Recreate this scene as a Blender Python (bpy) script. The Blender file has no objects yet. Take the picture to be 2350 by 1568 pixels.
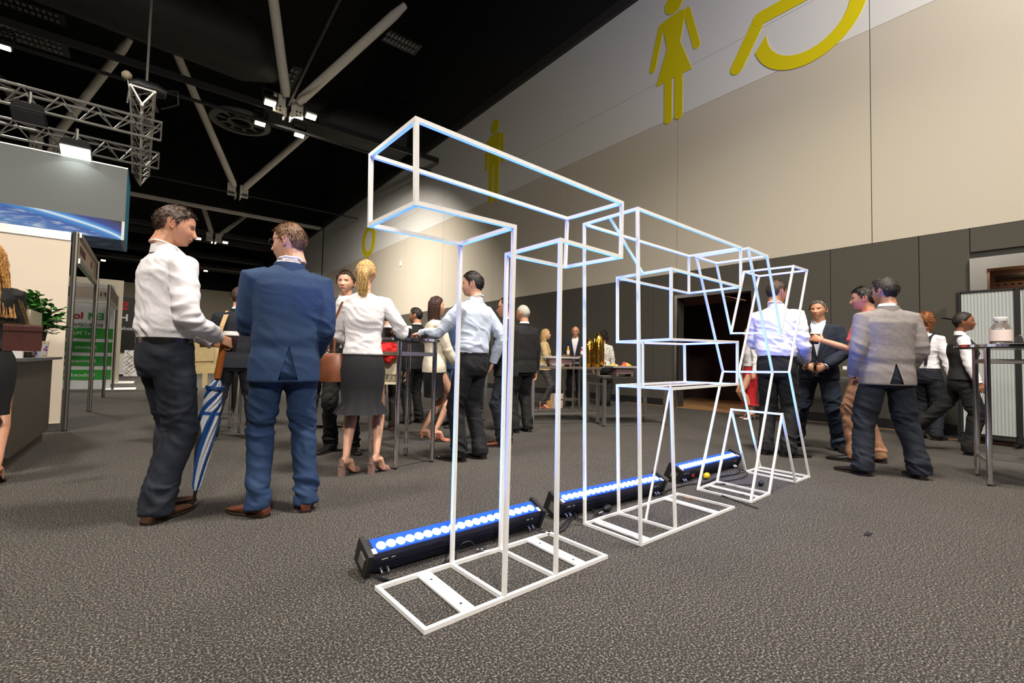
import bpy, bmesh, math, random
import numpy as np
from mathutils import Vector, Matrix
random.seed(7)
SC = bpy.context.scene
COL = SC.collection
PI = math.pi

# ---------------------------------------------------------------- camera, world, exposure, lights
F_PX, PITCH, ROLL, YAW = 1055.5, 0.0414, 0.021, 0.6636
CAM_H = 0.959
NX = (math.cos(YAW), math.sin(YAW)); AL = (-math.sin(YAW), math.cos(YAW))


def ray(u, v):
    "direction of a line of sight of the surveyed photograph, x across the hall, y along the hall"
    a, b = (u - 1175) / F_PX, (v - 784) / F_PX
    c, s = math.cos(ROLL), math.sin(ROLL)
    a, b = c * a + s * b, -s * a + c * b
    c, s = math.cos(PITCH), math.sin(PITCH)
    d = (a, c + s * b, s - c * b)
    return Vector((d[0] * NX[0] + d[1] * NX[1], d[0] * AL[0] + d[1] * AL[1], d[2]))


def G(u, v, z=0.0):
    d = ray(u, v); t = (z - CAM_H) / d.z
    return Vector((d.x * t, d.y * t, z))


def WX(u, v, x):
    d = ray(u, v); t = x / d.x
    return Vector((x, d.y * t, CAM_H + d.z * t))


def WY(u, v, y):
    d = ray(u, v); t = y / d.y
    return Vector((d.x * t, y, CAM_H + d.z * t))


cam_data = bpy.data.cameras.new('camera')
cam = bpy.data.objects.new('camera', cam_data)
COL.objects.link(cam)
cam_data.sensor_width = 36.0
cam_data.lens = F_PX / 2350 * 36.0
cam_data.clip_start = 0.02; cam_data.clip_end = 300
fw = ray(1175, 784).normalized()
rt = (ray(2350, 784) - ray(0, 784)).normalized()
up = rt.cross(fw)
cam.matrix_world = Matrix(((rt.x, up.x, -fw.x, 0), (rt.y, up.y, -fw.y, 0), (rt.z, up.z, -fw.z, CAM_H), (0, 0, 0, 1)))
SC.camera = cam
SC.view_settings.view_transform = 'Standard'
SC.view_settings.look = 'None'
SC.view_settings.gamma = 1.0
SC.view_settings.exposure = 0.0
SC.cycles.use_denoising = True
SC.cycles.max_bounces = 6
SC.cycles.sample_clamp_indirect = 4.0

world = bpy.data.worlds.new('hall_air')
SC.world = world
world.use_nodes = True
bg = world.node_tree.nodes['Background']
bg.inputs[0].default_value = (1.0, 0.93, 0.82, 1)
bg.inputs[1].default_value = 0.03


def area_light(name, loc, size, power, color, target, size_y=None, spread=None):
    L = bpy.data.lights.new(name, 'AREA')
    L.shape = 'RECTANGLE'; L.size = size; L.size_y = size_y or size
    L.energy = power; L.color = color
    if spread: L.spread = math.radians(spread)
    o = bpy.data.objects.new(name, L); COL.objects.link(o)
    o.location = loc
    o.rotation_euler = (Vector(target) - Vector(loc)).to_track_quat('-Z', 'Y').to_euler()
    return o


WARM = (1.0, 0.91, 0.80)
# high bay lamps of the hall (unseen ones overhead, the floods on the trusses in view) and one added fill
BAYS_AND_FILL = [((-1.8, -5.5, 7.2), 600, (2.5, 2.0, 1.0), 150), ((3.2, 1.0, 9.2), 560, (3.0, 2.6, 0), 120), ((-3.5, 3.0, 9.2), 460, (-2.5, 3.5, 0), 130),  # first entry: unseen front fill added behind the camera to brighten faces and frames
        ((5.2, -2.5, 9.3), 440, (9.2, 0.0, 4.5), 150),
        ((3.2, 16.3, 8.8), 1400, (6.5, 20.5, 0), 125), ((-3.5, 17.6, 8.8), 460, (-3.0, 14.0, 0), 130),
        ((3.2, 38.2, 8.8), 1000, (3.2, 38, 0), 150), ((-3.6, 40, 8.8), 900, (-3.5, 40, 0), 150), ((3.6, 56, 8.8), 1300, (3.6, 60, 0), 150)]
for i, (p, e, t, sp) in enumerate(BAYS_AND_FILL):
    area_light('bay_and_fill_light', p, 1.1, e, WARM, t, spread=sp)
area_light('servery_light', (9.95, 0.2, 2.6), 0.8, 26, (1.0, 0.62, 0.34), (9.9, 0.2, 0))
area_light('corridor_light', (10.8, 5.0, 2.7), 0.8, 9, (1.0, 0.7, 0.5), (10.8, 5.0, 0))
# uplight of the three LED battens
BLUE = (0.015, 0.13, 1.0)
for x in (1.29, 2.49, 3.88):
    area_light('batten_light', (x, 1.985, 0.15), 0.96, 60, BLUE, (x + 0.03, 1.86, 1.2), size_y=0.05, spread=112)


# ---------------------------------------------------------------- materials
def mat(name, color, rough=0.6, metal=0.0, noise=0.0, nscale=20.0, bump=0.0, bscale=80.0, emis=None, estr=0.0, coat=0.0,
        trans=0.0, alpha=None, sheen=0.0, stretch=None):
    m = bpy.data.materials.new(name); m.use_nodes = True
    nt = m.node_tree; b = nt.nodes['Principled BSDF']
    b.inputs['Base Color'].default_value = (*color, 1)
    b.inputs['Roughness'].default_value = rough
    b.inputs['Metallic'].default_value = metal
    if coat: b.inputs['Coat Weight'].default_value = coat
    if sheen: b.inputs['Sheen Weight'].default_value = sheen
    if trans:
        b.inputs['Transmission Weight'].default_value = trans
        b.inputs['IOR'].default_value = 1.45
    if emis:
        b.inputs['Emission Color'].default_value = (*emis, 1); b.inputs['Emission Strength'].default_value = estr
    tc = nt.nodes.new('ShaderNodeTexCoord')
    src = tc.outputs['Object']
    if stretch:
        mp = nt.nodes.new('ShaderNodeMapping'); mp.inputs['Scale'].default_value = stretch
        nt.links.new(src, mp.inputs[0]); src = mp.outputs[0]
    if noise:
        n = nt.nodes.new('ShaderNodeTexNoise'); n.inputs['Scale'].default_value = nscale; n.inputs['Detail'].default_value = 3
        nt.links.new(src, n.inputs[0])
        mr = nt.nodes.new('ShaderNodeMapRange'); mr.inputs['From Min'].default_value = 0.3; mr.inputs['From Max'].default_value = 0.7
        mr.inputs['To Min'].default_value = 1 - noise; mr.inputs['To Max'].default_value = 1 + noise
        nt.links.new(n.outputs[0], mr.inputs[0])
        vm = nt.nodes.new('ShaderNodeVectorMath'); vm.operation = 'SCALE'; vm.inputs[0].default_value = color
        nt.links.new(mr.outputs[0], vm.inputs['Scale']); nt.links.new(vm.outputs[0], b.inputs['Base Color'])
    if bump:
        n2 = nt.nodes.new('ShaderNodeTexNoise'); n2.inputs['Scale'].default_value = bscale; n2.inputs['Detail'].default_value = 3
        nt.links.new(src, n2.inputs[0])
        bp = nt.nodes.new('ShaderNodeBump'); bp.inputs['Strength'].default_value = bump; bp.inputs['Distance'].default_value = 0.01
        nt.links.new(n2.outputs[0], bp.inputs['Height']); nt.links.new(bp.outputs[0], b.inputs['Normal'])
    return m


def srgb(r, g, b):
    f = lambda c: (c / 255 / 12.92) if c <= 10.3 else ((c / 255 + 0.055) / 1.055) ** 2.4
    return (f(r), f(g), f(b))


def carpet_material():
    m = mat('charcoal_carpet', (0.03, 0.03, 0.03), 0.95)
    nt = m.node_tree; b = nt.nodes['Principled BSDF']
    tc = nt.nodes.new('ShaderNodeTexCoord')
    n = nt.nodes.new('ShaderNodeTexNoise'); n.inputs['Scale'].default_value = 128; n.inputs['Detail'].default_value = 5; n.inputs['Roughness'].default_value = 0.8
    nt.links.new(tc.outputs['Object'], n.inputs[0])
    r = nt.nodes.new('ShaderNodeValToRGB')
    r.color_ramp.elements[0].position = 0.41; r.color_ramp.elements[0].color = (*srgb(16, 15, 15), 1)
    r.color_ramp.elements[1].position = 0.645; r.color_ramp.elements[1].color = (*srgb(168, 160, 148), 1)
    e = r.color_ramp.elements.new(0.52); e.color = (*srgb(40, 38, 36), 1)
    nt.links.new(n.outputs[0], r.inputs[0])
    n2 = nt.nodes.new('ShaderNodeTexNoise'); n2.inputs['Scale'].default_value = 1.3; n2.inputs['Detail'].default_value = 2
    nt.links.new(tc.outputs['Object'], n2.inputs[0])
    mr = nt.nodes.new('ShaderNodeMapRange'); mr.inputs['To Min'].default_value = 0.8; mr.inputs['To Max'].default_value = 1.2
    nt.links.new(n2.outputs[0], mr.inputs[0])
    vm = nt.nodes.new('ShaderNodeVectorMath'); vm.operation = 'SCALE'
    nt.links.new(r.outputs[0], vm.inputs[0]); nt.links.new(mr.outputs[0], vm.inputs['Scale'])
    nt.links.new(vm.outputs[0], b.inputs['Base Color'])
    bp = nt.nodes.new('ShaderNodeBump'); bp.inputs['Strength'].default_value = 0.6; bp.inputs['Distance'].default_value = 0.006
    nt.links.new(n.outputs[0], bp.inputs['Height']); nt.links.new(bp.outputs[0], b.inputs['Normal'])
    return m


M = {}
M['carpet'] = carpet_material()
M['panel_dark'] = mat('dark_fabric_wall', srgb(74, 71, 64), 0.95, noise=0.10, nscale=150, bump=0.25, bscale=260)
M['panel_beige'] = mat('beige_wall_panel', srgb(188, 181, 166), 0.9, noise=0.03, nscale=60, bump=0.1, bscale=200)
M['panel_white'] = mat('pale_grey_wall_panel', srgb(208, 208, 204), 0.8, noise=0.02, nscale=60)
M['gap'] = mat('dark_joint', (0.02, 0.02, 0.018), 0.9)
M['black'] = mat('ceiling_black', (0.006, 0.006, 0.006), 0.9, noise=0.3, nscale=3)
M['blackmetal'] = mat('black_metal', (0.012, 0.012, 0.012), 0.45)
M['trim_metal'] = mat('brushed_steel', (0.62, 0.60, 0.56), 0.28, 1.0, bump=0.1, bscale=60, stretch=(1, 1, 30))
M['chrome'] = mat('chrome', (0.75, 0.75, 0.77), 0.12, 1.0)
M['alu'] = mat('aluminium', (0.60, 0.59, 0.56), 0.35, 1.0)
M['frame_white'] = mat('white_painted_steel', (0.90, 0.90, 0.90), 0.35, noise=0.03, nscale=40)
M['steel_grey'] = mat('grey_painted_steel', srgb(226, 222, 212), 0.55, noise=0.05, nscale=8)
M['yellow'] = mat('yellow_film', srgb(214, 200, 24), 0.35)
M['floodglow'] = mat('flood_lens', (1, 1, 1), 0.4, emis=(1.0, 0.86, 0.6), estr=9)
M['rubber'] = mat('black_rubber', (0.012, 0.012, 0.013), 0.5)
M['white'] = mat('plain_white', (0.78, 0.77, 0.74), 0.5)
M['wood'] = mat('brown_timber', srgb(150, 112, 76), 0.5, noise=0.15, nscale=12, stretch=(1, 12, 1))


# ---------------------------------------------------------------- mesh helpers
class MB:
    def __init__(self):
        self.v = []; self.f = []; self.m = []; self.cur = 0

    def add(self, vs, fs):
        o = len(self.v); self.v.extend([tuple(p) for p in vs]); self.f.extend([tuple(i + o for i in f) for f in fs])
        self.m.extend([self.cur] * len(fs)); return self

    def box(self, c, s, R=None):
        hx, hy, hz = s[0] / 2, s[1] / 2, s[2] / 2
        P = [Vector((x, y, z)) for x in (-hx, hx) for y in (-hy, hy) for z in (-hz, hz)]
        if R is not None: P = [R @ p for p in P]
        c = Vector(c)
        return self.add([p + c for p in P], [(0, 1, 3, 2), (4, 6, 7, 5), (0, 4, 5, 1), (2, 3, 7, 6), (0, 2, 6, 4), (1, 5, 7, 3)])

    def bx(self, x0, x1, y0, y1, z0, z1):
        return self.box(((x0 + x1) / 2, (y0 + y1) / 2, (z0 + z1) / 2), (abs(x1 - x0), abs(y1 - y0), abs(z1 - z0)))

    def bar(self, a, b, w, h=None, ext=0.0):
        "square bar from a to b"
        a, b = Vector(a), Vector(b); h = h or w
        d = (b - a).normalized(); a = a - d * ext; b = b + d * ext
        s = Vector((0, 0, 1)) if abs(d.z) < 0.95 else Vector((0, 1, 0))
        x = d.cross(s).normalized(); y = x.cross(d).normalized()
        P = [p + x * i * w / 2 + y * j * h / 2 for p in (a, b) for i, j in ((-1, -1), (1, -1), (1, 1), (-1, 1))]
        return self.add(P, [(3, 2, 1, 0), (4, 5, 6, 7), (0, 1, 5, 4), (1, 2, 6, 5), (2, 3, 7, 6), (3, 0, 4, 7)])

    def tube(self, pts, r, n=8, caps=True):
        pts = [Vector(p) for p in pts]; rs = r if isinstance(r, (list, tuple)) else [r] * len(pts)
        vs = []; fs = []; prev = None
        for i, p in enumerate(pts):
            d = (pts[min(i + 1, len(pts) - 1)] - pts[max(i - 1, 0)])
            d = d.normalized() if d.length > 1e-9 else Vector((0, 0, 1))
            if prev is None:
                s = Vector((0, 0, 1)) if abs(d.z) < 0.9 else Vector((1, 0, 0))
                x = d.cross(s).normalized()
            else:
                x = (prev - d * prev.dot(d))
                x = x.normalized() if x.length > 1e-6 else d.orthogonal().normalized()
            prev = x; y = d.cross(x)
            for k in range(n):
                a = 2 * PI * k / n
                vs.append(p + (x * math.cos(a) + y * math.sin(a)) * rs[i])
        for i in range(len(pts) - 1):
            for k in range(n):
                a = i * n + k; b = i * n + (k + 1) % n
                fs.append((a, b, b + n, a + n))
        if caps:
            fs.append(tuple(range(n - 1, -1, -1))); fs.append(tuple(range((len(pts) - 1) * n, len(pts) * n)))
        return self.add(vs, fs)

    def lathe(self, prof, c=(0, 0, 0), n=24, R=None):
        c = Vector(c); vs = []; fs = []
        for r, z in prof:
            for k in range(n):
                a = 2 * PI * k / n; p = Vector((r * math.cos(a), r * math.sin(a), z))
                vs.append((R @ p if R else p) + c)
        for i in range(len(prof) - 1):
            for k in range(n):
                a = i * n + k; b = i * n + (k + 1) % n
                fs.append((a, b, b + n, a + n))
        fs.append(tuple(range(n - 1, -1, -1))); fs.append(tuple(range((len(prof) - 1) * n, len(prof) * n)))
        return self.add(vs, fs)

    def rings(self, rings, caps=True):
        "loft of equal-length rings of points"
        n = len(rings[0]); vs = [p for r in rings for p in r]; fs = []
        for i in range(len(rings) - 1):
            for k in range(n):
                a = i * n + k; b = i * n + (k + 1) % n
                fs.append((a, b, b + n, a + n))
        if caps:
            fs.append(tuple(range(n - 1, -1, -1))); fs.append(tuple(range((len(rings) - 1) * n, len(rings) * n)))
        return self.add(vs, fs)

    def prism(self, outline, O, U, V, N, t):
        "extrude a 2D outline lying in the plane (O, U, V) by t along N"
        n = len(outline); O, U, V, N = Vector(O), Vector(U), Vector(V), Vector(N)
        vs = [O + U * a + V * b for a, b in outline] + [O + U * a + V * b + N * t for a, b in outline]
        fs = [tuple(range(n - 1, -1, -1)), tuple(range(n, 2 * n))] + [(i, (i + 1) % n, (i + 1) % n + n, i + n) for i in range(n)]
        return self.add(vs, fs)

    def mesh(self, name, mats, smooth=None):
        me = bpy.data.meshes.new(name); me.from_pydata(self.v, [], self.f)
        for m in (mats if isinstance(mats, (list, tuple)) else [mats]): me.materials.append(m)
        if len(me.materials) > 1: me.polygons.foreach_set('material_index', self.m)
        if smooth:
            me.polygons.foreach_set('use_smooth', [True] * len(me.polygons))
            me.set_sharp_from_angle(angle=math.radians(smooth))
        me.update()
        return me

    def build(self, name, mats, parent=None, smooth=None, label=None):
        return link(name, self.mesh(name, mats, smooth), parent, label)


def link(name, data, parent=None, label=None):
    o = bpy.data.objects.new(name, data); COL.objects.link(o)
    if parent: o.parent = parent
    if label: o['label'] = label
    return o


def thing(name, label, cat, loc=(0, 0, 0), rotz=0.0, group=None, kind=None):
    o = bpy.data.objects.new(name, None); COL.objects.link(o)
    o.location = loc; o.rotation_euler = (0, 0, rotz); o.empty_display_size = 0.1
    return tag(o, label, cat, group, kind)


def tag(o, label=None, cat=None, group=None, kind=None):
    if label: o['label'] = label
    if cat: o['category'] = cat
    if group: o['group'] = group
    if kind: o['kind'] = kind
    return o


def copy_tree(o, parent=None):
    c = o.copy(); COL.objects.link(c)
    if parent: c.parent = parent
    for ch in list(o.children): copy_tree(ch, c)
    return c


def text_mesh(body, size, material, name, parent, loc, rot, mirror=True, extrude=0.001, align='LEFT', bold=0.0, xs=1.0):
    cu = bpy.data.curves.new(name, 'FONT'); cu.body = body; cu.size = size; cu.extrude = extrude; cu.align_x = align; cu.offset = bold
    tmp = bpy.data.objects.new('t', cu)
    me = bpy.data.meshes.new_from_object(tmp)
    bpy.data.objects.remove(tmp); bpy.data.curves.remove(cu)
    S = Matrix.Diagonal((-xs if mirror else xs, 1, 1, 1))
    me.transform(S)
    if mirror: me.flip_normals()
    me.materials.clear(); me.materials.append(material)
    o = link(name, me, parent); o.location = loc; o.rotation_euler = rot
    return o

# ---------------------------------------------------------------- the hall
XW = 9.2          # right wall plane
YB = 77.0         # far wall


def struct(name, mb, mats, smooth=None):
    return tag(mb.build(name, mats, None, smooth), kind='structure')


struct('floor', MB().bx(-26, 13, -8, YB + 0.5, -0.1, 0), M['carpet'])
struct('ceiling', MB().bx(-26, 13, -8, YB + 0.5, 17, 17.2), M['black'])
struct('wall_left', MB().bx(-26.2, -26, -8, YB, 0, 17), M['panel_dark'])
struct('wall_back', MB().bx(-26, 13, -8.2, -8, 0, 17), M['panel_dark'])
far = struct('wall_far', MB().bx(-26, XW, YB, YB + 0.2, 0, 10), mat('far_wall_paint', srgb(196, 188, 168), 0.9))
struct('wall_far_upper', MB().bx(-26, XW, YB - 0.02, YB + 0.2, 10, 17), M['black'])

# right wall: core with two openings, panels hung on it
wr = MB()
DO = (4.17, 5.78, 2.42)      # doorway seen behind the X
SO = (-2.6, 1.12, 2.55)      # service opening at the right
for y0, y1, z0, z1 in ((-8, SO[0], 0, 10.05), (SO[0], SO[1], SO[2], 10.05), (SO[1], DO[0], 0, 10.05), (DO[0], DO[1], DO[2], 10.05), (DO[1], YB, 0, 10.05)):
    wr.bx(XW + 0.02, XW + 0.22, y0, y1, z0, z1)
wall_right = struct('wall_right', wr, M['gap'])


def panel(y0, y1, z0, z1, m, g=0.006):
    return MB().bx(XW - 0.0, XW + 0.03, y0 + g, y1 - g, z0 + g / 2, z1 - g / 2).build('wall_panel', m, wall_right)


seams = [2.26 + 3.56 * k for k in range(-3, 9)] + [33.65] + [33.65 + 3.56 * k for k in range(1, 12)] + [YB]
for a, b in zip(seams[:-1], seams[1:]):
    panel(a, b, 3.0, 6.6, M['panel_beige'])
    panel(a, b, 6.6, 7.62, M['panel_white']); panel(a, b, 7.62, 10.02, M['panel_white'])
dk = [-7.9, -5.3, SO[0]]
for a, b in zip(dk[:-1], dk[1:]): panel(a, b, 0.16, 3.0, M['panel_dark'])
panel(SO[0], SO[1], SO[2] + 0.1, 3.0, M['panel_dark'])
panel(SO[1], 1.68, 0.16, 3.0, M['panel_dark']); panel(1.68, 2.85, 0.16, 3.0, M['panel_dark']); panel(2.85, DO[0] - 0.07, 0.16, 3.0, M['panel_dark'])
panel(DO[0] - 0.07, DO[1] + 0.07, DO[2] + 0.07, 3.0, M['panel_dark'])
s2 = [DO[1] + 0.07, 6.42] + [6.42 + 3.56 * k for k in range(1, 20)] + [YB]
for a, b in zip(s2[:-1], s2[1:]): panel(a, b, 0.16, 3.0, M['panel_dark'])
struct('baseboard_right', MB().bx(XW - 0.012, XW + 0.02, SO[1], DO[0] - 0.07, 0, 0.16).bx(XW - 0.012, XW + 0.02, DO[1] + 0.07, YB, 0, 0.16), M['blackmetal'])
struct('trim_1', MB().bx(XW - 0.10, XW + 0.2, -8, YB, 10.02, 10.30), mat('dark_grey_trim', (0.035, 0.034, 0.03), 0.6))
struct('wall_right_upper', MB().bx(XW - 0.04, XW + 0.2, -8, YB, 10.30, 17), M['black'])
struct('trim_2', MB().bx(XW - 0.03, XW, 33.55, 33.68, 0, 10.0), M['gap'])
# bulkhead with the bright track of the folding wall
struct('trim_3', MB().bx(-26, XW - 0.1, 33.8, 34.6, 10.15, 17), M['black'])
struct('trim_4', MB().bx(-26, XW - 0.1, 33.9, 34.15, 10.02, 10.14).bx(-26, XW - 0.1, 34.3, 34.5, 10.05, 10.14), M['steel_grey'])

# doorway behind the X: steel frame, corridor beyond, door leaf
dr = MB()
for y0, y1, z0, z1 in ((DO[0] - 0.07, DO[0], 0, DO[2] + 0.07), (DO[1], DO[1] + 0.07, 0, DO[2] + 0.07), (DO[0], DO[1], DO[2], DO[2] + 0.07)):
    dr.bx(XW - 0.04, XW + 0.24, y0, y1, z0, z1)
door1 = tag(dr.build('door_1', M['trim_metal']), kind='structure')
dkb = mat('dark_brown_corridor', srgb(52, 34, 30), 0.7)
struct('wall_corridor', MB().bx(12.2, 12.3, 1.7, 8, 0, 3.4).bx(XW + 0.22, 12.3, 7.2, 7.3, 0, 3.4).bx(XW + 0.22, 12.3, 1.62, 1.7, 0, 3.4).bx(XW + 0.22, 12.3, 1.7, 8, 2.75, 2.85), dkb)
struct('floor_corridor', MB().bx(XW - 0.03, 12.2, 1.7, 7.2, 0.0, 0.012), M['wood'])
lf = MB().box((XW + 1.05, DO[0] + 0.02, 1.2), (1.5, 0.05, 2.38)).build('door_leaf', mat('dark_door', srgb(62, 42, 38), 0.35), door1)
MB().bx(XW + 0.5, XW + 1.75, DO[0] + 0.047, DO[0] + 0.055, 0.02, 0.26).build('kick_plate', M['wood'], door1)
MB().tube([(XW + 0.55, DO[0] + 0.09, 0.95), (XW + 0.55, DO[0] + 0.09, 1.35)], 0.012).build('door_handle', M['chrome'], lf)
MB().box((XW + 0.45, DO[0] + 0.06, 1.35), (0.09, 0.01, 0.14)).build('door_sign', M['trim_metal'], lf)
MB().bx(XW + 0.3, XW + 1.9, DO[0] + 1.0, DO[1] + 1.3, 2.5, 2.52).build('soffit', mat('taupe_soffit', srgb(120, 100, 88), 0.8), door1)

# service opening at the right with a bright steel surround and a rolled-up shutter
sv = MB()
for y0, y1, z0, z1 in ((SO[1] - 0.17, SO[1], 0, SO[2]), (SO[0], SO[1] - 0.17, SO[2] - 0.17, SO[2]), (SO[0], SO[0] + 0.17, 0, SO[2])):
    sv.bx(XW - 0.06, XW + 0.22, y0, y1, z0, z1)
win = tag(sv.build('window_1', M['trim_metal']), kind='structure')
rl = MB()
rl.tube([(XW + 0.5, SO[0] + 0.2, 2.30), (XW + 0.5, SO[1] - 0.2, 2.30)], 0.06, 12)
for k in range(46): rl.box((XW + 0.44, SO[0] + 0.25 + k * 0.072, 2.20), (0.03, 0.035, 0.02))
rl.build('shutter_roll', M['blackmetal'], win)
MB().bx(XW + 0.22, XW + 0.9, SO[0], SO[1] - 0.17, 1.95, 2.02).build('shelf', M['wood'], win)
struct('wall_service', MB().bx(XW + 1.3, XW + 1.4, SO[0], SO[1] + 0.3, 0, 2.7).bx(XW + .2, XW + 1.3, SO[1], SO[1] + 0.05, 0, 2.7).bx(XW + .2, XW + 1.3, SO[0] - .05, SO[0], 0, 2.7).bx(XW + .2, XW + 1.3, SO[0], SO[1], 2.65, 2.7), dkb)
struct('trim_5', MB().bx(XW - 0.5, XW - 0.38, -0.6, 1.6, 0, 0.012), M['wood'])

# ------------------------------------------------ yellow pictograms high on the wall (proud film-faced plates)


def disc(cy, cz, r, n=40): return [(cy + r * math.cos(2 * PI * k / n), cz + r * math.sin(2 * PI * k / n)) for k in range(n)]


def capsule(a, b, r, n=10):
    ax, ay = a; bx_, by = b; an = math.atan2(by - ay, bx_ - ax); P = []
    for k in range(n + 1):
        t = an + PI / 2 + PI * k / n; P.append((ax + r * math.cos(t), ay + r * math.sin(t)))
    for k in range(n + 1):
        t = an - PI / 2 + PI * k / n; P.append((bx_ + r * math.cos(t), by + r * math.sin(t)))
    return P


def sign_piece(root, outs, name='shape'):
    mb = MB(); t = {'leg': 0.010, 'arm': 0.008}.get(name, 0.012)
    for o in outs: mb.prism(o, (0, 0, 0), (0, 1, 0), (0, 0, 1), (-1, 0, 0), t)
    return mb.build(name, M['yellow'], root)


# woman
r = thing('woman_pictogram', 'giant yellow woman pictogram in a dress high on the pale wall', 'sign', (XW - 0.001, 5.93, 6.52), group=None)
sign_piece(r, [disc(0, 2.80, 0.235)], 'head')
sign_piece(r, [[(-0.30, 2.48), (-0.20, 2.52), (0.20, 2.52), (0.30, 2.48), (0.22, 2.05), (0.17, 1.80), (0.46, 1.02), (-0.46, 1.02), (-0.17, 1.80), (-0.22, 2.05)]], 'dress')
sign_piece(r, [capsule((-0.33, 2.42), (-0.57, 1.50), 0.085)], 'arm'); sign_piece(r, [capsule((0.33, 2.42), (0.57, 1.50), 0.085)], 'arm')
sign_piece(r, [capsule((-0.135, 1.10), (-0.135, 0.10), 0.10)], 'leg'); sign_piece(r, [capsule((0.135, 1.10), (0.135, 0.10), 0.10)], 'leg')
# man
r = thing('man_pictogram', 'yellow man pictogram high on the pale wall seen behind the white T frame', 'sign', (XW - 0.001, 13.0, 6.52))
sign_piece(r, [disc(0, 2.68, 0.235)], 'head')
sign_piece(r, [[(-0.34, 2.36), (-0.22, 2.40), (0.22, 2.40), (0.34, 2.36), (0.33, 2.1), (0.32, 1.28), (-0.32, 1.28), (-0.33, 2.1)]], 'torso')
sign_piece(r, [capsule((-0.44, 2.22), (-0.48, 1.30), 0.085)], 'arm'); sign_piece(r, [capsule((0.44, 2.22), (0.48, 1.30), 0.085)], 'arm')
sign_piece(r, [capsule((-0.165, 1.40), (-0.165, 0.10), 0.135)], 'leg'); sign_piece(r, [capsule((0.165, 1.40), (0.165, 0.10), 0.135)], 'leg')
# ring far along the wall
r = thing('ring_pictogram', 'tall yellow ring sign far along the wall above the blonde ponytail', 'sign', (XW - 0.001, 24.85, 6.5))
N = 40
mb = MB(); rings = []
for k in range(N):
    a = 2 * PI * k / N
    co, si = math.cos(a), math.sin(a)
    rings.append([(0, 1.0 * co, 0.9 + 0.9 * si), (0, 0.52 * co, 0.9 + 0.58 * si), (-0.012, 0.52 * co, 0.9 + 0.58 * si), (-0.012, 1.0 * co, 0.9 + 0.9 * si)])
rings.append(rings[0]); mb.rings(rings, caps=False); mb.build('ring', M['yellow'], r)
sign_piece(r, [disc(0, 2.9, 0.28)], 'dot')
# wheelchair symbol, mostly above the frame
r = thing('wheelchair_pictogram', 'part of a giant yellow wheelchair pictogram at the top of the pale wall', 'sign', (XW - 0.001, 3.5, 6.4))
arc = MB(); rr = []
for k in range(49):
    ring = []
    for q, x in ((0.94, 0), (0.69, 0), (0.69, -0.012), (0.94, -0.012)):
        a = math.radians((-16 if q > .8 else 0) + ((-215 if q > .8 else -230)) * k / 48)
        ring.append((x, -0.30 + q * math.cos(a), 1.02 + q * math.sin(a)))
    rr.append(ring)
arc.rings(rr); arc.build('wheel', M['yellow'], r)
sign_piece(r, [capsule((0.97, 0.65), (0.52, 1.42), 0.135)], 'leg')
sign_piece(r, [capsule((0.52, 1.42), (-0.55, 1.42), 0.135)], 'thigh')
sign_piece(r, [capsule((-0.62, 1.75), (-0.66, 2.5), 0.135)], 'back'); sign_piece(r, [disc(-0.66, 2.95, 0.25)], 'head')

# ------------------------------------------------ roof structure
def truss_node(x, y, z, arms, label, plates=True):
    r = thing('roof_strut', label, 'roof strut', (x, y, z))
    for a in arms:
        d = Vector(a).normalized()
        L = Vector(a).length
        MB().tube([d * 0.42, d * 0.62, d * (L - 0.5), d * L], [0.10, 0.15, 0.15, 0.10], 14).build('tube', M['steel_grey'], r, smooth=50)
    mb = MB()
    for sx in (-1, 1):
        mb.box((sx * 0.27, 0, 0.16), (0.36, 0.05, 0.62)); mb.box((sx * 0.10, 0, -0.12), (0.05, 0.34, 0.3))
    mb.build('gusset_plate', M['steel_grey'], r)
    bb = MB()
    for sx in (-0.36, -0.25, 0.25, 0.36):
        for dz in (-0.06, 0.06): bb.box((sx, -0.035, dz), (0.05, 0.03, 0.05))
    bb.build('bolts', M['blackmetal'], r)['kind'] = 'stuff'
    return r


truss_node(3.2, 16.3, 9.0, [(-1.35, -2.35, 4.2), (2.9, -2.4, 3.6)], 'pair of thick pale roof struts meeting above two lit floodlights')
truss_node(3.05, 26.4, 9.0, [(-2.9, -4.3, 4.0), (3.35, -3.9, 3.8)], 'pair of pale roof struts meeting left of the white T frame top')
truss_node(3.1, 38.2, 9.0, [(-1.7, -0.5, 5.0), (3.3, 2.0, 4.0)], 'pair of distant pale roof struts meeting below the bright ceiling track')
truss_node(-3.7, 25.9, 9.0, [(2.55, -3.2, 4.0), (-1.9, 2.8, 3.6)], 'pair of pale roof struts meeting behind the grey hanging banner')
truss_node(-3.4, 38.0, 9.0, [(2.6, 1.5, 4.4), (-2, 1.8, 4)], 'pair of distant pale roof struts seen just right of the hanging banner')
r = thing('roof_strut', 'pale slanting roof strut crossing the top left corner', 'roof strut', (-3.7, 16.3, 9.3))
MB().tube([(0, 0, 0.3), (1.6, -1.2, 3.4)], 0.16, 14).build('tube', M['steel_grey'], r, smooth=50)


def roof_beam(name, a, b, w, h, label):
    o = MB().bar(a, b, w, h).build(name, M['blackmetal']); return tag(o, label, 'beam')


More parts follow.
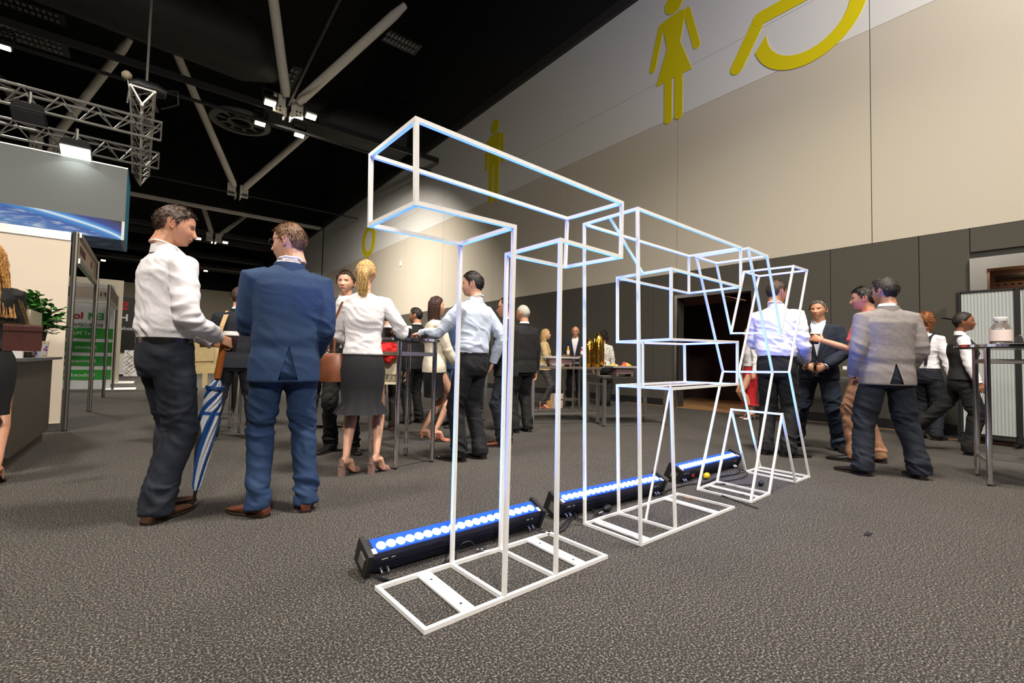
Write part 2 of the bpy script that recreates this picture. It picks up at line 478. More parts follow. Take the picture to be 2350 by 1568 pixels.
roof_beam('roof_beam', (-9, 16.9, 9.25), (9.1, 16.9, 9.25), 0.08, 0.20, 'upper black beam carrying the floodlights across the roof')
roof_beam('roof_beam', (-9, 17.55, 9.0), (9.1, 17.55, 9.0), 0.08, 0.08, 'lower black beam beside the floodlights across the roof')
roof_beam('roof_beam', (-9, 26.4, 9.0), (9.1, 26.4, 9.0), 0.05, 0.05, 'black beam crossing the roof at the second strut pair')
roof_beam('roof_beam', (3.2, 6, 9.9), (3.2, 16.3, 9.2), 0.06, 0.06, 'thin black roof rod running toward the camera')
roof_beam('roof_beam', (-9, 53.6, 9.5), (9.1, 53.6, 9.5), 0.9, 0.3, 'distant black beam carrying the farthest floodlights')
roof_beam('roof_beam', (-9, 38.5, 9.5), (9.1, 38.5, 9.5), 0.2, 0.3, 'black beam beyond the bulkhead at the third strut pair')
# dark air ducts
dct = mat('dark_duct', (0.018, 0.017, 0.015), 0.6, noise=0.15, nscale=4)
tag(MB().tube([(-6.2, 17.2, 11.5), (2.0, 16.6, 10.7), (2.9, 16.9, 10.7)], [1.0, 0.95, 0.55], 20).build('air_duct', dct, smooth=60), 'huge dark round air duct under the black roof', 'duct')
tag(MB().tube([(3.0, 19.6, 10.6), (8.4, 19.0, 10.6)], [0.75, 0.75], 18).build('air_duct', dct, smooth=60), 'dark air duct behind the floodlights', 'duct')
for k, (y, lb) in enumerate(((47, 'nearest dark cross duct beyond the bulkhead'), (55, 'middle dark cross duct beyond the bulkhead'), (63, 'farthest dark cross duct beyond the bulkhead'))):
    tag(MB().tube([(-14, y, 11), (9, y, 11)], 0.5, 12).build('air_duct', dct, smooth=60), lb, 'duct')

# round ceiling diffuser
p = G(552, 283, 9.6)
r = thing('ceiling_diffuser', 'round grey swirl air diffuser under the dark roof', 'air diffuser', p)
mb = MB(); rr = []
dg = mat('diffuser_grey', (0.10, 0.10, 0.085), 0.5)
for k in range(41):
    a = 2 * PI * k / 40; c_, s_ = math.cos(a), math.sin(a)
    rr.append([(1.0 * c_, 1.0 * s_, 0), (0.80 * c_, 0.80 * s_, -0.03), (0.80 * c_, 0.80 * s_, 0.1), (1.0 * c_, 1.0 * s_, 0.1)])
mb.rings(rr, caps=False); mb.build('outer_ring', dg, r)
rr = [[tuple((q[0] * 0.44, q[1] * 0.44, q[2])) for q in ring] for ring in rr]
MB().rings(rr, caps=False).build('inner_ring', dg, r)
for k in range(10):
    a = 2 * PI * k / 10
    MB().box((0.62 * math.cos(a), 0.62 * math.sin(a), 0.05), (0.30, 0.10, 0.03), Matrix.Rotation(a, 3, 'Z')).build('vane', dg, r)


def floodlight(loc, label, s=1.0, tilt=0.5):
    r = thing('floodlight', label, 'floodlight', loc, group=None)
    R = Matrix.Rotation(tilt, 3, 'X')
    MB().box((0, 0, 0.10 * s), (0.42 * s, 0.34 * s, 0.16 * s), R).build('housing', M['blackmetal'], r)
    MB().box(R @ Vector((0, 0, -0.0)), (0.34 * s, 0.22 * s, 0.05 * s), R).build('lens', M['floodglow'], r)
    MB().bar((-0.24 * s, 0, 0.1), (-0.24 * s, 0, 0.42), 0.03).bar((0.24 * s, 0, 0.1), (0.24 * s, 0, 0.42), 0.03).bar((-0.24 * s, 0, 0.42), (0.24 * s, 0, 0.42), 0.03).build('bracket', M['blackmetal'], r)
    return r


for (u, v, z, lb) in ((620, 237, 9.0, 'left floodlight under the two thick struts'), (714, 268, 9.0, 'right floodlight under the two thick struts'),
                      (597, 283, 9.0, 'floodlight beside the round ceiling diffuser'), (687, 310, 9.0, 'floodlight at the foot of the long slanting strut'),
                      (517, 557, 9.0, 'distant floodlight left of the blue suited man above his head'), (472, 622, 9.0, 'farthest floodlight low over the far hall'),
                      (237, 598, 9.0, 'distant floodlight above the exhibition booths'), (455, 548, 9.0, 'distant floodlight just in front of the white shirted man face'),
                      (4, 105, 9.0, 'bright floodlight cut by the left edge of the picture')):
    floodlight(G(u, v, z), 'lit ' + lb, 0.9, -0.35)

# slotted grilles in the black roof
gs = mat('grille_pale', (0.16, 0.165, 0.16), 0.5)
for (u, v, z, nx_, ny_, lb) in ((75, 30, 10.6, 10, 2, 'pale slotted roof grille nearest the top left corner'), (70, 95, 10.2, 12, 3, 'double row of pale roof slots below the corner grille'),
                            (890, 355, 10.0, 10, 3, 'slotted roof grille behind the left end of the T frame'), (716, 492, 12.0, 9, 2, 'slotted grille above the bright ceiling track'),
                            (660, 205, 10.0, 2, 8, 'slotted roof grille between the two thick struts'), (920, 105, 12, 9, 2, 'small slotted grille right of the thick strut')):
    p = G(u, v, z); mb = MB()
    for i in range(nx_):
        for j in range(ny_): mb.box(((i - nx_ / 2) * 0.13, (j - ny_ / 2) * 0.30, 0), (0.07, 0.16, 0.02))
    r = thing('roof_grille', lb, 'grille', p)
    mb.build('slots', gs, r)['kind'] = 'stuff'
    MB().box((0, -0.1, 0.05), (nx_ * 0.14, ny_ * 0.33, 0.04)).build('backing', M['blackmetal'], r)

# ---------------------------------------------------------------- the three letter frames
T = {"Tb0n0":[0.792,1.47,0.01],"Tb0b0":[0.773,1.855,0.01],"Tb1n0":[1.789,1.509,0.01],"Tb1b0":[1.77,1.895,0.01],"TLn0":[1.149,1.486,0.01],"TRn0":[1.444,1.499,0.01],"TLb0":[1.132,1.863,0.01],"TRb0":[1.418,1.871,0.01],"0nH":[0.703,1.477,1.805],"0bH":[0.689,1.866,1.805],"TWnH":[1.908,1.53,1.797],"TWbH":[1.893,1.917,1.801],"0nTz":[0.712,1.477,1.506],"0bTz":[0.694,1.866,1.511],"TLnTz":[1.166,1.493,1.515],"TLbTz":[1.148,1.886,1.515],"TRnTz":[1.45,1.511,1.515],"TRbTz":[1.438,1.899,1.512],"TWnTz":[1.906,1.53,1.511],"TWbTz":[1.887,1.922,1.514]}
F = {"0n0":[2.058,1.503,0.01],"0b0":[2.046,1.886,0.01],"Fb1n0":[3.099,1.527,0.01],"Fb1b0":[3.071,1.92,0.01],"FSn0":[2.398,1.515,0.01],"FSb0":[2.364,1.892,0.01],"0nH":[2.044,1.532,1.798],"0bH":[2.037,1.916,1.796],"FWnH":[3.243,1.548,1.788],"FWbH":[3.231,1.939,1.793],"FSnFz1":[2.374,1.538,1.516],"FSbFz1":[2.365,1.925,1.511],"FWnFz1":[3.245,1.549,1.51],"FWbFz1":[3.235,1.94,1.506],"FSnFz2":[2.382,1.54,1.102],"FSbFz2":[2.374,1.926,1.094],"FWnFz2":[3.242,1.571,1.123],"FWbFz2":[3.226,1.969,1.113],"FSnFz3":[2.387,1.541,0.813],"FSbFz3":[2.379,1.926,0.812],"FWnFz3":[3.248,1.574,0.826],"FWbFz3":[3.233,1.968,0.822]}
X = {"0nH":[3.339,1.541,1.8],"0bH":[3.323,1.931,1.799],"XanH":[3.667,1.552,1.797],"XabH":[3.65,1.943,1.801],"XqnH":[4.21,1.57,1.801],"XqbH":[4.19,1.969,1.806],"XWnH":[4.527,1.58,1.809],"XWbH":[4.508,1.979,1.809],"XcnXn1":[3.943,1.564,1.225],"XcbXn1":[3.926,1.956,1.234],"Xm0nXm":[3.779,1.56,0.909],"Xm0bXm":[3.766,1.945,0.904],"Xm1nXm":[4.104,1.566,0.913],"Xm1bXm":[4.085,1.964,0.904],"XcnXn0":[3.956,1.562,0.578],"XcbXn0":[3.938,1.957,0.579],"0n0":[3.33,1.519,0.01],"0b0":[3.318,1.905,0.01],"Xan0":[3.661,1.537,0.01],"Xab0":[3.659,1.935,0.01],"Xqn0":[4.217,1.567,0.01],"Xqb0":[4.223,1.969,0.01],"XWn0":[4.522,1.57,0.01],"XWb0":[4.521,1.975,0.01]}


def letter_frame(V, edges, depth, extra, plates, origin, label):
    r = thing('letter_frame', label, 'metal frame', origin); O = Vector(origin)
    W = 0.0168 if 'letter T' in label else 0.0152
    cnt = [0]
    def bar(a, b, w=W):
        cnt[0] += 1; w = w * (1 - 0.004 * (cnt[0] % 9))
        MB().bar(Vector(a) - O, Vector(b) - O, w, ext=w / 2).build('bar', M['frame_white'], r)
    for k in ('n', 'b'):
        for a, b in edges: bar(V[a.replace('*', k)], V[b.replace('*', k)])
    for a in depth: bar(V[a.replace('*', 'n')], V[a.replace('*', 'b')])
    for a, b in extra: bar(a, b, 0.0115)
    for (xa, xb, w) in plates:       # flat drilled floor plates
        xm = (V[xa][0] + V[xb][0]) / 2 if isinstance(xa, str) else xa
        g0, g1 = sorted([q for k_, q in V.items() if k_.endswith('n0')], key=lambda q: q[0])[0], sorted([q for k_, q in V.items() if k_.endswith('n0')], key=lambda q: q[0])[-1]
        y0 = g0[1] + (g1[1] - g0[1]) * (xm - g0[0]) / (g1[0] - g0[0])
        pl = MB().bx(xm - w / 2 - O.x, xm + w / 2 - O.x, y0 + 0.003 - O.y, y0 + 0.385 - O.y, 0.004, 0.013).build('floor_plate', M['frame_white'], r)
        MB().lathe([(0.006, 0), (0.006, 0.0008)], (xm - O.x, y0 + 0.07 - O.y, 0.0131), 10).lathe([(0.006, 0), (0.006, 0.0008)], (xm - O.x, y0 + 0.31 - O.y, 0.0131), 10).build('bolt_hole', M['blackmetal'], pl)
    return r


letter_frame(T, [('Tb0*0', 'Tb1*0'), ('TL*0', 'TL*Tz'), ('TR*0', 'TR*Tz'), ('0*Tz', 'TL*Tz'), ('TR*Tz', 'TW*Tz'), ('0*H', 'TW*H'), ('0*Tz', '0*H'), ('TW*Tz', 'TW*H')],
             ['Tb0*0', 'Tb1*0', 'TL*0', 'TR*0', '0*Tz', 'TL*Tz', 'TR*Tz', 'TW*Tz', '0*H', 'TW*H'], [], [(0.985, 0, 0.062), (1.63, 0, 0.062)], (1.3, 1.68, 0),
             'nearest white steel frame shaped as a box letter T on the carpet')
mid = lambda a, b, t=0.5: tuple(a[i] * (1 - t) + b[i] * t for i in range(3))
fm = {k: mid(F[k.replace('*', 'n')], F[k.replace('*', 'b')]) for k in ('0*H', 'FS*Fz1', 'FS*Fz2', 'FS*Fz3', 'FW*Fz3', 'FS*0')}
q = mid(fm['FS*Fz3'], fm['FW*Fz3'], 0.37)
letter_frame(F, [('0*0', '0*H'), ('0*0', 'Fb1*0'), ('0*H', 'FW*H'), ('FW*H', 'FW*Fz1'), ('FW*Fz1', 'FS*Fz1'), ('FS*Fz1', 'FS*Fz2'), ('FS*Fz2', 'FW*Fz2'), ('FW*Fz2', 'FW*Fz3'), ('FW*Fz3', 'FS*Fz3'), ('FS*Fz3', 'FS*0')],
             ['0*0', 'Fb1*0', 'FS*0', '0*H', 'FW*H', 'FW*Fz1', 'FS*Fz1', 'FS*Fz2', 'FW*Fz2', 'FW*Fz3', 'FS*Fz3'],
             [(fm['0*H'], fm['FS*Fz1']), (fm['FS*Fz2'], fm['FS*Fz3']), (fm['FS*Fz3'], fm['FW*Fz3']), (q, fm['FS*0'])],
             [(2.14, 0, 0.055), (2.90, 0, 0.055)], (2.6, 1.71, 0), 'middle white steel frame shaped as a box letter F with thin diagonal braces')
letter_frame(X, [('0*H', 'Xa*H'), ('Xq*H', 'XW*H'), ('0*H', 'Xm0*Xm'), ('Xa*H', 'Xc*Xn1'), ('Xq*H', 'Xc*Xn1'), ('XW*H', 'Xm1*Xm'), ('Xm0*Xm', '0*0'), ('Xm1*Xm', 'XW*0'), ('Xa*0', 'Xc*Xn0'), ('Xq*0', 'Xc*Xn0'), ('0*0', 'Xa*0'), ('Xq*0', 'XW*0')],
             ['0*H', 'Xa*H', 'Xq*H', 'XW*H', 'Xc*Xn1', 'Xm0*Xm', 'Xm1*Xm', 'Xc*Xn0', '0*0', 'Xa*0', 'Xq*0', 'XW*0'], [],
             [(3.50, 0, 0.04), (4.38, 0, 0.04)], (3.93, 1.75, 0), 'farthest white steel frame shaped as a box letter X')

# ---------------------------------------------------------------- LED battens
M['led_body'] = mat('led_body_black', (0.012, 0.014, 0.03), 0.35)
M['led_glass'] = mat('led_blue_window', (0.02, 0.08, 0.6), 0.25, emis=(0.0, 0.05, 0.85), estr=0.9)
M['led_lens'] = mat('led_lens_lit', (1, 1, 1), 0.3, emis=(0.30, 0.62, 1.0), estr=9.0)


def led_bar(p, rotz, label):
    r = thing('led_batten', label, 'light', p, rotz)
    R = Matrix.Rotation(math.radians(24), 3, 'X')     # tipped towards the frames
    c = Vector((0, 0, 0.078))
    # body section: octagonal profile extruded 1 m
    prof = [(-0.045, -0.05), (0.045, -0.05), (0.055, -0.03), (0.055, 0.035), (0.045, 0.05), (-0.045, 0.05), (-0.055, 0.035), (-0.055, -0.03)]
    ring = lambda x: [R @ Vector((x, a, b)) + c for a, b in prof]
    MB().rings([ring(-0.50), ring(0.50)]).build('housing', M['led_body'], r)
    fins = MB()
    for z in (-0.034, -0.020, -0.006, 0.008):
        fins.box(R @ Vector((0, -0.057, z)) + c, (0.96, 0.006, 0.004), R)
    fins.build('cooling_fins', M['led_body'], r)
    MB().box(R @ Vector((0, 0, 0.0515)) + c, (0.965, 0.082, 0.004), R).build('window', M['led_glass'], r)
    lm = None
    for k in range(20):
        x = -0.446 + k * 0.047
        if lm is None:
            lm = MB().lathe([(0.0222, 0), (0.0205, 0.004), (0.013, 0.0062), (0.001, 0.0068)], (0, 0, 0), 16, R).mesh('lens', M['led_lens'], 60)
        o = link('lens', lm, r); o.location = R @ Vector((x, -0.008, 0.0536)) + c
    for s in (-1, 1):
        MB().box(R @ Vector((s * 0.512, 0, -0.002)) + c, (0.022, 0.13, 0.125), R).build('end_cap', M['blackmetal'], r)
        pl = MB().box(R @ Vector((s * 0.5245, -0.01, -0.005)) + c, (0.003, 0.055, 0.055), R).build('end_plate', M['trim_metal'], r)
        MB().box(R @ Vector((s * 0.487, -0.032, 0.0545)) + c, (0.018, 0.03, 0.003), R).build('rating_label', M['white'], r)
        for d in (0.42, 0.452):
            a = R @ Vector((s * d, -0.055, -0.03)) + c; b = R @ Vector((s * d, -0.080, -0.034)) + c
            MB().tube([a, b], [0.010, 0.008], 10).build('socket', M['chrome'], r, smooth=40)
    for i, (x, w) in enumerate(((-0.44, 0.03), (-0.40, 0.018), (0.40, 0.02), (0.43, 0.014))):
        MB().box(R @ Vector((x, -0.0565, 0.022)) + c, (w, 0.001, 0.004), R).build('printed_mark', M['white'], r)
    return r


led_bar((1.285, 2.03, 0.0), math.radians(1.5), 'nearest blue-lit LED batten on the carpet behind the T frame')
led_bar((2.486, 2.06, 0.0), math.radians(-2.0), 'middle blue-lit LED batten on the carpet behind the F frame')
b3 = led_bar((3.872, 2.15, 0.0), math.radians(1.2), 'farthest blue-lit LED batten with a red tag and yellow plug beside it')
MB().box((-0.38, -0.092, 0.06), (0.035, 0.004, 0.02)).build('red_tag', mat('red_tag', srgb(190, 20, 30), 0.5), b3)


def cable(pts, r_, label, name='cable'):
    # smooth the control points with Catmull-Rom
    P = [Vector(p) for p in pts]; Q = []
    for i in range(len(P) - 1):
        a, b, c, d = P[max(i - 1, 0)], P[i], P[i + 1], P[min(i + 2, len(P) - 1)]
        for k in range(6):
            t = k / 6
            Q.append(0.5 * ((2 * b) + (c - a) * t + (2 * a - 5 * b + 4 * c - d) * t * t + (3 * b - a - 3 * c + d) * t ** 3))
    Q.append(P[-1])
    return tag(MB().tube(Q, r_, 7).build(name, M['rubber'], smooth=60), label, 'cable')


gz = lambda u, v, z=0.008: tuple(G(u, v, z))
cable([gz(866, 1322, .045), gz(900, 1332), gz(960, 1316), gz(1010, 1298), gz(1030, 1285, .03), gz(1046, 1276, .03)], 0.005, 'black cable leading from the left end of the nearest batten')
cable([gz(860, 1324, .04), gz(885, 1335), gz(930, 1330), gz(985, 1310), gz(1022, 1290, .02)], 0.004, 'second black cable at the left end of the nearest batten')
cable([gz(1050, 1285), gz(1050, 1262, .04), gz(1062, 1247, .08), gz(1080, 1243, .08), gz(1092, 1256, .05)], 0.0025, 'thin grey looped lead hanging at the middle of the nearest batten')
cable([gz(1226, 1212, .05), gz(1245, 1222), gz(1275, 1220), gz(1300, 1195, .02), gz(1320, 1180), gz(1345, 1168)], 0.005, 'black cable linking the nearest batten to the middle batten')
cable([gz(1230, 1216, .04), gz(1262, 1226), gz(1295, 1215), gz(1310, 1195), gz(1335, 1175)], 0.005, 'second black cable between the nearest and middle battens')
loop = [gz(1345 + 25 * math.cos(a), 1180 + 14 * math.sin(a), 0.01 + 0.004 * a / 3) for a in np.linspace(0, 4 * PI, 14)]
cable(loop, 0.004, 'coiled grey cable beside the foot of the F frame')
cable([gz(1515, 1133, .03), gz(1540, 1123), gz(1580, 1112), gz(1620, 1108), gz(1650, 1095), gz(1690, 1088), gz(1700, 1078, .03)], 0.005, 'black cable running between the middle and farthest battens')
cable([gz(1600, 1108), gz(1640, 1130), gz(1690, 1150), gz(1740, 1167)], 0.004, 'black cable running across the carpet under the X frame')
cable([gz(1690, 1075, .04), gz(1715, 1085), gz(1700, 1098), gz(1640, 1108), gz(1680, 1112), gz(1735, 1113)], 0.004, 'black cable ending in a plug beside the X frame')


def plug(p, d, col, label, L=0.06, r_=0.016):
    r = thing('plug', label, 'plug', p, d)
    MB().tube([(0, 0, 0), (L * 0.4, 0, 0), (L * 0.45, 0, 0), (L, 0, 0)], [r_ * 0.5, r_ * 0.8, r_, r_], 12).build('plug_body', col, r, smooth=40)
    MB().bar((L, 0.005, 0), (L + 0.02, 0.005, 0), 0.004).bar((L, -0.005, 0), (L + 0.02, -0.005, 0), 0.004).build('pins', M['chrome'], r)


plug(gz(1093, 1262, .02), -0.6, M['chrome'], 'silver cable connector lying beside the nearest batten', 0.05, 0.010)
plug(gz(1022, 1290, .02), 0.6, M['rubber'], 'black plug behind the left upright of the T frame', 0.09, 0.018)
plug(gz(1385, 1170, .02), 0.1, M['rubber'], 'black round plug beside the coiled cable', 0.06, 0.022)
plug(gz(1372, 1180, .015), 0.2, M['chrome'], 'silver plug beside the coiled cable', 0.05, 0.010)
plug(gz(1618, 1094, .03), 0.2, mat('yellow_plug', srgb(225, 190, 30), 0.4), 'yellow plug in front of the farthest batten', 0.06, 0.024)
plug(gz(1745, 1112, .02), 0.3, M['rubber'], 'black plug on the carpet between the feet of the X frame', 0.06, 0.02)
o = MB().bx(0, 0.24, 0, 0.045, 0, 0.004).build('tape_strip', M['wood']); o.location = gz(1572, 1143, 0.001); o.rotation_euler = (0, 0, -1.35)
tag(o, 'brown strip lying inside the foot of the F frame', 'strip')

# ---------------------------------------------------------------- people
def vnoise(P, seed=0):
    "vectorised value noise in [-1, 1]"
    P = np.asarray(P, dtype=np.float64); i = np.floor(P).astype(np.int64); f = P - i
    f = f * f * (3 - 2 * f); out = 0
    for dx in (0, 1):
        for dy in (0, 1):
            for dz in (0, 1):
                h = (i[:, 0] + dx) * 374761393 + (i[:, 1] + dy) * 668265263 + (i[:, 2] + dz) * 2147483647 + seed * 974634777
                h = (h ^ (h >> 13)) * 1274126177; h = (h ^ (h >> 16)) & 0xffff
                w = (f[:, 0] if dx else 1 - f[:, 0]) * (f[:, 1] if dy else 1 - f[:, 1]) * (f[:, 2] if dz else 1 - f[:, 2])
                out = out + w * (h / 32767.5 - 1)
    return out


def vox(mb, size, smooth=4, fac=0.5):
    "fuse closed shapes into one surface; returns vertex array and face list"
    me = mb.mesh('tmp', []) if isinstance(mb, MB) else mb
    o = bpy.data.objects.new('tmp', me); COL.objects.link(o)
    r = o.modifiers.new('r', 'REMESH'); r.mode = 'VOXEL'; r.voxel_size = size; r.adaptivity = 0
    if smooth:
        s = o.modifiers.new('s', 'SMOOTH'); s.iterations = smooth; s.factor = fac
    dg = bpy.context.evaluated_depsgraph_get(); ev = o.evaluated_get(dg); em = ev.to_mesh()
    n = len(em.vertices); co = np.empty(n * 3); em.vertices.foreach_get('co', co)
    nf = len(em.polygons); ls = np.empty(nf * 4, dtype=np.int32)
    em.loops.foreach_get('vertex_index', ls)
    ev.to_mesh_clear(); bpy.data.objects.remove(o); bpy.data.meshes.remove(me)
    return co.reshape(-1, 3), ls.reshape(-1, 4)


def normals(V, Fq):
    a, b, c, d = (V[Fq[:, k]] for k in range(4))
    fn = np.cross(c - a, d - b); N = np.zeros_like(V)
    for k in range(4): np.add.at(N, Fq[:, k], fn)
    return N / (np.linalg.norm(N, axis=1, keepdims=True) + 1e-12)


def qmesh(name, V, Fq, mats, paint=None, mi=None):
    me = bpy.data.meshes.new(name)
    me.vertices.add(len(V)); me.vertices.foreach_set('co', np.asarray(V, dtype=np.float32).ravel())
    me.loops.add(len(Fq) * 4); me.loops.foreach_set('vertex_index', np.asarray(Fq, dtype=np.int32).ravel())
    me.polygons.add(len(Fq)); me.polygons.foreach_set('loop_start', np.arange(0, len(Fq) * 4, 4, dtype=np.int32))
    me.polygons.foreach_set('loop_total', np.full(len(Fq), 4, dtype=np.int32))
    me.update(calc_edges=True)
    me.polygons.foreach_set('use_smooth', np.ones(len(Fq), dtype=bool))
    for m in (mats if isinstance(mats, (list, tuple)) else [mats]): me.materials.append(m)
    if mi is not None: me.polygons.foreach_set('material_index', mi)
    if paint is not None:
        at = me.color_attributes.new('paint', 'FLOAT_COLOR', 'POINT')
        at.data.foreach_set('color', np.concatenate([paint, np.ones((len(V), 1))], 1).astype(np.float32).ravel())
    return me


def ss(x, a, b):
    t = np.clip((x - a) / (b - a), 0, 1); return t * t * (3 - 2 * t)


def head_surface(na, ne, fem=False):
    az = np.linspace(-PI, PI, na, endpoint=False); el = np.linspace(-PI / 2, PI / 2, ne)
    # denser samples on the face
    az = az - 0.35 * np.sin(az)
    A, E_ = np.meshgrid(az, el)
    dx, dy, dz = np.sin(A) * np.cos(E_), np.cos(A) * np.cos(E_), np.sin(E_)
    x, y, z = 0.0765 * dx, 0.097 * dy, 0.118 * dz
    t = np.clip((-z - 0.005) / 0.113, 0, 1)
    x = x * (1 - (0.40 if fem else 0.33) * t ** 1.25)
    x = x * (1 + 0.10 * np.exp(-((z - 0.03) / 0.05) ** 2) * (dy < 0.2))
    fr = ss(dy, -0.2, 0.75)
    y = y + fr * (0.034 * t ** 1.2) * np.cos(A) + (1 - fr) * 0.028 * t * (dy < 0)
    y = y + fr * 0.006 * np.exp(-((z - 0.06) / 0.03) ** 2)
    y = y - 0.006 * (dy < 0) * np.exp(-((z - 0.02) / 0.05) ** 2)
    w = ss(dy, 0.15, 0.6); ax = np.abs(x)
    s = np.clip((0.020 - z) / 0.052, 0, 1)
    amp = np.where(z > -0.034, (0.021 if fem else 0.025) * s ** 1.15, (0.021 if fem else 0.025) * np.clip((z + 0.046) / 0.012, 0, 1))
    y = y + w * amp * np.exp(-(x / (0.0075 + 0.0065 * s)) ** 2)
    y = y + w * 0.006 * np.exp(-((ax - 0.012) / 0.006) ** 2 - ((z + 0.034) / 0.007) ** 2)
    y = y - w * 0.012 * np.exp(-((ax - 0.031) / 0.017) ** 2 - ((z - 0.004) / 0.012) ** 2)
    y = y + w * 0.0035 * np.exp(-((ax - 0.031) / 0.015) ** 2 - ((z - 0.0125) / 0.004) ** 2) + w * 0.003 * np.exp(-((ax - 0.031) / 0.015) ** 2 - ((z + 0.006) / 0.004) ** 2)
    y = y + w * (0.003 if fem else 0.006) * np.exp(-((ax - 0.028) / 0.024) ** 2 - ((z - 0.023) / 0.007) ** 2)
    y = y + w * 0.005 * np.exp(-((ax - 0.044) / 0.02) ** 2 - ((z + 0.026) / 0.02) ** 2)
    y = y + w * 0.008 * np.exp(-(x / 0.024) ** 2 - ((z + 0.061) / 0.010) ** 2)
    y = y - w * 0.007 * np.exp(-(x / 0.020) ** 2 - ((z + 0.0635) / 0.0022) ** 2)
    y = y - w * 0.004 * np.exp(-(x / 0.02) ** 2 - ((z + 0.081) / 0.005) ** 2)
    y = y + w * 0.009 * np.exp(-(x / 0.02) ** 2 - ((z + 0.099) / 0.013) ** 2)
    return np.stack([x, y, z], -1), A, E_


_heads = {}


def head_template(voxel, fem):
    k = (voxel, fem)
    if k in _heads: return _heads[k]
    P, A, E_ = head_surface(110, 90, fem)
    mb = MB(); mb.rings([[tuple(p) for p in row] for row in P[::1]])
    for s in (-1, 1):       # ears
        ring = []; n = 14
        for i in range(n + 1):
            a = 2 * PI * i / n
            cy, cz = 0.015 * math.cos(a) + 0.003 * math.sin(a), 0.030 * math.sin(a) * (1 if math.sin(a) > 0 else 0.85)
            ring.append(Vector((s * (0.082 + 0.006 * (-math.cos(a))), cy - 0.012 - cz * 0.2, cz - 0.006)))
        mb.tube(ring, 0.0048, 6)
        mb.tube([(s * 0.072, -0.008, -0.006), (s * 0.080, -0.012, -0.006)], [0.018, 0.016], 10)
        mb.tube([(s * 0.076, -0.008, 0.010), (s * 0.081, -0.012, 0.012)], [0.014, 0.012], 10)
    r = 0.048 if fem else 0.059
    mb.tube([(0, -0.018, -0.04), (0, -0.024, -0.10), (0, -0.035, -0.15)], [r * 0.95, r, r * 1.05], 16)
    V, Fq = vox(mb, voxel, 2, 0.4)
    x, y, z = V[:, 0], V[:, 1], V[:, 2]; ax = np.abs(x)
    front = ss(y, 0.05, 0.07)
    lips = front * np.exp(-(x / 0.024) ** 4 - ((z + 0.0635) / 0.0085) ** 4)
    brow = front * np.exp(-((ax - 0.032) / 0.019) ** 4 - ((z - 0.026 + np.abs(ax - 0.03) * 0.15) / 0.0042) ** 2)
    jaw = ss(-z, 0.035, 0.06) * ss(y, -0.01, 0.03) * (1 - lips)
    lash = front * np.exp(-((ax - 0.031) / 0.014) ** 4 - ((z - 0.0065) / 0.0022) ** 2)
    mouth = front * np.exp(-(x / 0.023) ** 4 - ((z + 0.0635) / 0.0016) ** 2)
    cheek = front * np.exp(-((ax - 0.042) / 0.02) ** 2 - ((z + 0.028) / 0.02) ** 2)
    ear = ss(ax, 0.079, 0.084)
    _heads[k] = (V, Fq, dict(lips=lips, brow=brow, jaw=jaw, lash=lash, mouth=mouth, cheek=cheek, ear=ear))
    return _heads[k]


_hands = {}


def hand_template(kind, voxel):
    k = (kind, voxel)
    if k in _hands: return _hands[k]
    mb = MB()
    mb.rings([[(0.5 * w * math.cos(a), y, 0.5 * t * math.sin(a) + zz) for a in np.linspace(0, 2 * PI, 14, endpoint=False)]
              for y, w, t, zz in ((-0.07, 0.05, 0.046, 0), (-0.02, 0.05, 0.042, 0), (0.01, 0.058, 0.036, 0), (0.05, 0.078, 0.031, 0), (0.085, 0.082, 0.026, 0), (0.094, 0.074, 0.018, 0))])
    cur = {'relaxed': (0.35, 0.45, 0.3), 'grip': (1.0, 1.15, 0.7), 'cup': (0.5, 0.85, 0.6), 'flat': (0.1, 0.12, 0.08)}[kind]
    for i, (x, L) in enumerate(((0.032, 0.070), (0.011, 0.080), (-0.011, 0.074), (-0.031, 0.058))):
        p = Vector((x * 0.95, 0.075, 0)); pts = [p.copy(), Vector((x, 0.094, 0))]; a = 0.0; q = pts[-1].copy()
        spread = x * (1.4 if kind != 'grip' else 0.3)
        for j, fr in enumerate((0.45, 0.32, 0.23)):
            a += cur[j] * (1 + 0.10 * i)
            q = q + Vector((spread * math.cos(a), math.cos(a), -math.sin(a))).normalized() * L * fr
            pts.append(q.copy())
        mb.tube(pts, [0.0095, 0.0095, 0.0088, 0.0082, 0.0062], 8)
    th = {'relaxed': [(0.02, 0.012, -0.004), (0.048, 0.040, -0.016), (0.055, 0.066, -0.026), (0.052, 0.088, -0.034)],
          'grip': [(0.02, 0.012, -0.006), (0.045, 0.045, -0.026), (0.034, 0.070, -0.042), (0.012, 0.082, -0.050)],
          'cup': [(0.02, 0.012, -0.006), (0.050, 0.036, -0.032), (0.052, 0.062, -0.052), (0.044, 0.082, -0.064)],
          'flat': [(0.02, 0.012, -0.002), (0.050, 0.040, -0.006), (0.066, 0.064, -0.010), (0.074, 0.085, -0.012)]}[kind]
    mb.tube(th, [0.016, 0.0125, 0.0105, 0.0075], 8)
    _hands[k] = vox(mb, voxel, 2, 0.35)
    return _hands[k]


def ik(S, T, pole, l1, l2):
    S, T, pole = Vector(S), Vector(T), Vector(pole); d = T - S; L = min(d.length, (l1 + l2) * 0.995)
    d.normalize(); T2 = S + d * L
    a = (l1 * l1 - l2 * l2 + L * L) / (2 * L); h = math.sqrt(max(l1 * l1 - a * a, 0))
    w = pole - S; w = (w - d * w.dot(d)); w = w.normalized() if w.length > 1e-6 else Vector((0, -1, 0))
    return S + d * a + w * h, T2


